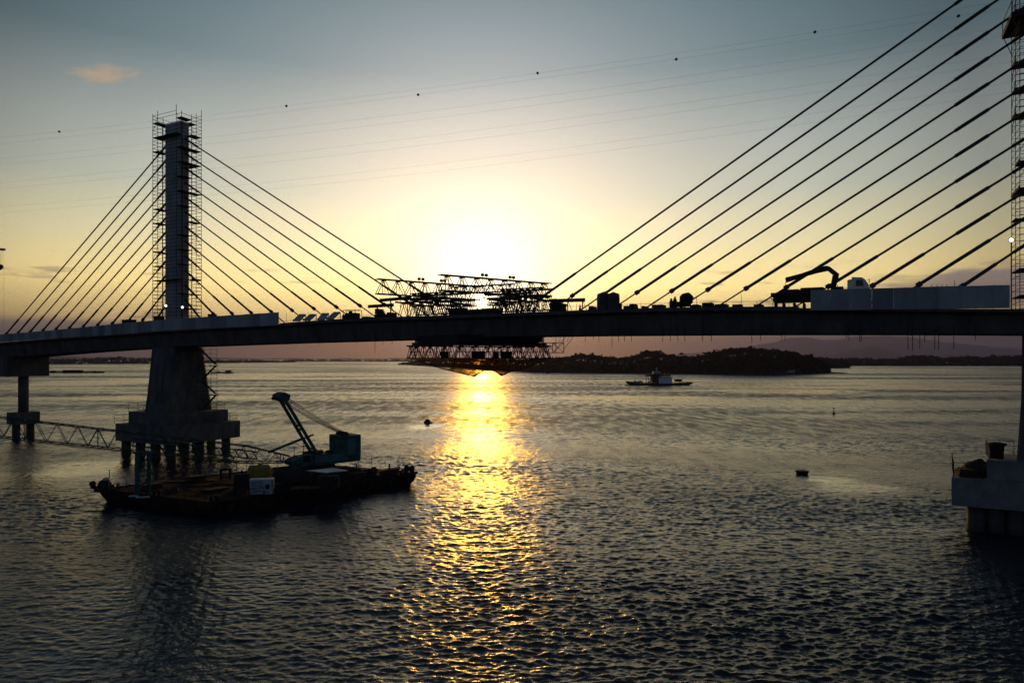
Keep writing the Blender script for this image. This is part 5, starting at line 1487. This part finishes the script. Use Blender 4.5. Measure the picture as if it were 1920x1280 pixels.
def crown(rs, c, r, h, n_, leaf):
    """leaf clumps spread through several lobes of one crown"""
    nl = rs.integers(4, 8)
    lob = np.stack([rs.normal(0, r * .45, nl), rs.normal(0, r * .45, nl), rs.uniform(-.35, .45, nl) * h], 1)
    k = rs.integers(0, nl, n_)
    u = rs.normal(size=(n_, 3)); u /= np.linalg.norm(u, axis=1)[:, None]
    rad = rs.uniform(.35, 1, n_) ** .5
    p_ = lob[k] + u * rad[:, None] * np.array([r * .5, r * .5, h * .30])
    return p_ + np.array(c)

def wood(terr_name, forest_name, forest_label, prof, yw, depth, seed, ntree, m, tree_r, leaf, nleaf):
    sy, dist = land(None, prof, yw, depth, seed, None)
    rs = np.random.default_rng(seed)
    x0, x1 = prof[0][0], prof[-1][0]
    # terrain mound: its crest carries the tree line
    xs_ = np.linspace(x0, x1, 120); nv = 9; vs_ = []
    def hgt(x):
        D0 = dist(x) + depth * .5
        return max(.4, H + (YH - sy(x)) / F * D0)
    for x in xs_:
        hh = hgt(x); D0 = dist(x)
        for j in range(nv):
            q = j / (nv - 1); D = D0 + depth * q
            e_ = min(1, (x - x0) / (.04 * (x1 - x0) + .01), (x1 - x) / (.04 * (x1 - x0) + .01))
            z = -1.0 + (max(0, hh - tree_r * 2.4) * math.sin(math.pi * min(.5 + .5 * q, q * 1.25 if q < .4 else .5 + (q - .4) * .83)) + 1.6 if 0 < q < 1 else 0) * max(e_, .0)
            vs_.append(((x - CX) / F * D, D, z))
    idx = np.arange(len(xs_) * nv).reshape(len(xs_), nv)
    f_ = np.stack([idx[:-1, :-1], idx[1:, :-1], idx[1:, 1:], idx[:-1, 1:]], -1).reshape(-1, 4)
    o = mesh_np(terr_name, np.array(vs_), f_, M['earth']); tag(o, kind='structure')
    cs, ss = [], []
    for i in range(ntree):
        x = rs.uniform(x0, x1); q = rs.uniform(0, 1) ** 1.3 * .75
        D = dist(x) + depth * q
        frac = min(1.0, .30 + q * 2.0)
        top = hgt(x) * frac
        r = tree_r * rs.uniform(.5, 1.45)
        hh = r * rs.uniform(1.0, 1.7)
        zc_ = max(hh * .45, top - hh * rs.uniform(.40, .75) + (r * rs.uniform(.2, .9) if rs.random() < .18 else 0))
        cs.append(crown(rs, ((x - CX) / F * D, D, zc_), r, hh, nleaf, leaf)); ss.append(rs.uniform(.5, 1.2, nleaf) * leaf)
    v_, f_ = quads(np.concatenate(cs), np.concatenate(ss), rs)
    v_[:, 2] = np.maximum(v_[:, 2], .1)
    o = mesh_np(forest_name, v_, f_, m); tag(o, forest_label, 'forest', kind='stuff')
    return sy, dist, hgt

isl = [(748, 683), (770, 678), (800, 674.5), (840, 673.5), (900, 675), (960, 675), (1000, 674), (1040, 672), (1062, 670), (1085, 665), (1112, 666), (1128, 669), (1150, 673), (1172, 670), (1190, 668), (1205, 661), (1218, 659.5), (1232, 661), (1248, 665),
       (1262, 669), (1278, 668), (1296, 670), (1312, 668), (1326, 664), (1342, 660), (1360, 656.5), (1380, 655), (1405, 653), (1430, 655.5), (1450, 657), (1474, 658), (1490, 661), (1504, 667), (1520, 669), (1532, 673), (1544, 681), (1552, 691)]
isw = [(748, 684), (770, 684.5), (860, 689), (940, 694), (1000, 698.3), (1100, 699), (1200, 700), (1300, 701), (1400, 702.5), (1450, 703), (1520, 701), (1555, 699.2)]
sy_i, di_i, hg_i = wood('island', 'island_forest', 'dark dense wood covering the low island across the river', isl, isw, 130, 5, 2300, M['foliage'], 4.2, 1.15, 46)
# low spit at the tip
mb = MB(); pts_ = [(1540, 699.4), (1560, 700.2), (1590, 699.2), (1572, 698.2), (1545, 697)]
mb.prism([PZ(x, y, 0) for x, y in pts_], -.8, .7); tag(mb.build('spit', M['earth']), kind='structure')
wood('second_shore', 'second_shore_forest', 'dark wood on the point behind the tip of the island', [(1500, 673), (1540, 673.5), (1560, 674.5), (1580, 673.5), (1587, 678), (1590, 686)], [(1500, 690), (1590, 690)], 160, 6, 420, M['foliage'], 6.0, 1.7, 40)
wood('right_shore', 'right_shore_forest', 'dark band of wood along the far right shore', [(1575, 673), (1620, 673.5), (1680, 674), (1700, 669.5), (1728, 668), (1755, 668.5), (1770, 673), (1800, 670), (1840, 670), (1880, 669.5), (1910, 668), (1980, 667), (2060, 666)], [(1575, 685.5), (2060, 686)], 260, 7, 1500, M['foliage'], 7.0, 2.2, 36)
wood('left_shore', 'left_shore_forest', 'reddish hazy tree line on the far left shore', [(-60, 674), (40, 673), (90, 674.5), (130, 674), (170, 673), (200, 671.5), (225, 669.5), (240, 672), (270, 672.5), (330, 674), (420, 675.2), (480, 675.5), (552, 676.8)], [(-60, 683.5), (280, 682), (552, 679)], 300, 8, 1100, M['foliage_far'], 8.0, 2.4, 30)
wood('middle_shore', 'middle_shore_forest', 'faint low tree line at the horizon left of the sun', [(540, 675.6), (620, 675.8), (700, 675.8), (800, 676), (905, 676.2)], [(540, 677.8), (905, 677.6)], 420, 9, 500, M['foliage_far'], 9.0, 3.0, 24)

# single trees that stand out on the island skyline
G5 = 'emergent trees on the island skyline'
em = [(1094, 662.5, 'spreading flat-topped tree above the left shoulder of the island'), (1151, 668.5, 'lone small tree in the dip left of the middle of the island'), (1212, 656.5, 'broad tree on the first bump of the island'), (1231, 657, 'rounded tree right beside the first bump of the island'),
      (1277, 661, 'lanky tree with a lopsided crown right of the first bump of the island'), (1262, 664, 'small tree left of the lanky lopsided one'), (1311, 664.5, 'slim tree where the island rises again'), (1338, 657.8, 'round-topped tree on the slope up to the main wood'), (1375, 652.5, 'tree at the left of the island summit'), (1403, 650.8, 'tallest tree on the island summit'),
      (1452, 654.5, 'spindly tree right of the island summit'), (1476, 656.5, 'rounded tree on the right slope of the island'), (1514, 665.5, 'small gap tree on the low right end of the island'), (1521, 664, 'upright tree beside the gap tree on the right end of the island'), (1322, 661, 'leaning tree on the rise before the main wood'), (1430, 653, 'wide low tree just right of the summit tree')]
for i, (x, y, lab) in enumerate(em):
    rs = np.random.default_rng(100 + i)
    D = di_i(x) + 55; zt__ = P(x, y, D).z; base = V(((x - CX) / F * D, D, 0))
    gz = max(.5, hg_i(x) - 9)
    base.z = gz - 2
    ro = thing('skyline_tree', lab, 'tree', base, G5)
    ht = zt__ - gz; r = rs.uniform(2.4, 4.2)
    tr_ = MB(); tp = V((base.x + rs.uniform(-.6, .6), base.y, zt__ - 1.2))
    tr_.tube(base, base + (tp - base) * .6, .34, 7, .24); tr_.tube(base + (tp - base) * .6, tp, .24, 6, .08)
    for k in range(5):
        q = base + (tp - base) * rs.uniform(.5, .9); a = rs.uniform(0, 6.28); tr_.tube(q, q + V((math.cos(a) * r * .8, math.sin(a) * r * .8, rs.uniform(.5, 1.6))), .12, 5, .04)
    tr_.build('trunk', M['bark'], ro)
    hh = min(ht * .8, r * rs.uniform(.8, 1.3))
    c = crown(rs, (tp.x, tp.y, zt__ - hh * .5), r, hh, 260, .5)
    v_, f_ = quads(c, rs.uniform(.3, .75, len(c)), rs)
    mesh_np('crown', v_, f_, M['foliage'], ro)

# white house on the island shore
D = di_i(1482) - 3
hs = thing('shore_house', 'small pale house at the water edge of the island', 'house', P(1482, 700, D) * 1.0)
f = lambda x, y, o=0.0: P(x, y, D) + V((0, o, 0))
MB().box((f(1473.5, 698.5, 3) + f(1491, 693.5, 3)) / 2, V((8.5 * D / F, 0, 0)), V((0, 3, 0)), UP * 2.6 * D / F).build('wall', M['offwhite'], hs)
MB().extrude([f(1472.5, 693.4, -.6), f(1491.8, 693.4, -.6), f(1491.8, 691.8, 3), f(1472.5, 691.8, 3)], V((0, 3.4, 0))).build('roof', M['steel'], hs)
for x in (1477, 1481, 1486): MB().box(f(x, 696.3, -.03), V((.9, 0, 0)), V((0, .03, 0)), UP * .8).build('window', M['glass'], hs)
MB().box(f(1489, 696.8, -.03), V((.5, 0, 0)), V((0, .03, 0)), UP * 1.2).build('door', M['dark'], hs)

# far hills
def ridge(name, prof, D, thick, seed):
    rs = np.random.default_rng(seed)
    xs_ = np.linspace(prof[0][0], prof[-1][0], 160); vs_ = []
    ph = rs.uniform(0, 6.28, 6)
    for x in xs_:
        y = float(np.interp(x, [p_[0] for p_ in prof], [p_[1] for p_ in prof]))
        y += .5 * math.sin(x / 17 + ph[0]) + .35 * math.sin(x / 7.3 + ph[1]) + .2 * math.sin(x / 3.1 + ph[2])
        zt__ = max(1, H + (YH - y) / F * (D + thick / 2))
        for q in np.linspace(0, 1, 7):
            Dq = D + thick * q; vs_.append(((x - CX) / F * Dq, Dq, -2 + (zt__ + 2) * math.sin(math.pi * q)))
    idx = np.arange(len(xs_) * 7).reshape(len(xs_), 7)
    o = mesh_np(name, np.array(vs_), np.stack([idx[:-1, :-1], idx[1:, :-1], idx[1:, 1:], idx[:-1, 1:]], -1).reshape(-1, 4), M['hill'])
    o.data.polygons.foreach_set('use_smooth', [True] * len(o.data.polygons))
    tag(o, kind='structure')
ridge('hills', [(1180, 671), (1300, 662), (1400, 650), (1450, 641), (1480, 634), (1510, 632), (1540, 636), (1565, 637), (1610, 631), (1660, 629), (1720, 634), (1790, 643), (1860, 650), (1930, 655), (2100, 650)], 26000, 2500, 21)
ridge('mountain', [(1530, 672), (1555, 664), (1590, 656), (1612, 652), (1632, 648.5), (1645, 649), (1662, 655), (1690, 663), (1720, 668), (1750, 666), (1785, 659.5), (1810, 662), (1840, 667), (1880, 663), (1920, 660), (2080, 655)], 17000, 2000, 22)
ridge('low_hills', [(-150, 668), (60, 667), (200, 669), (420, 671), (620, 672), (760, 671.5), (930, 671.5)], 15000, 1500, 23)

# ------------------------------------------------------------------ air
hz_ = bpy.data.materials.new('evening air'); hz_.use_nodes = True
nt = hz_.node_tree; nt.nodes.clear()
oo = nt.nodes.new('ShaderNodeOutputMaterial'); pv = nt.nodes.new('ShaderNodeVolumePrincipled')
pv.inputs['Color'].default_value = (.21, .22, .50, 1); pv.inputs['Density'].default_value = 5.2e-5; pv.inputs['Anisotropy'].default_value = .62
nt.links.new(pv.outputs[0], oo.inputs['Volume'])
mb = MB(); mb.box((0, 15300, 549), (24000, 0, 0), (0, 16000, 0), (0, 0, 552)); hb = mb.build('haze', hz_); tag(hb, kind='stuff')

scene.cycles.use_denoising = True
try: scene.cycles.denoiser = 'OPENIMAGEDENOISE'
except Exception: pass
scene.cycles.max_bounces = 6; scene.cycles.volume_bounces = 0; scene.cycles.transparent_max_bounces = 12
scene.cycles.sample_clamp_indirect = 4; scene.cycles.sample_clamp_direct = 30
scene.cycles.use_adaptive_sampling = True; scene.cycles.adaptive_threshold = .015
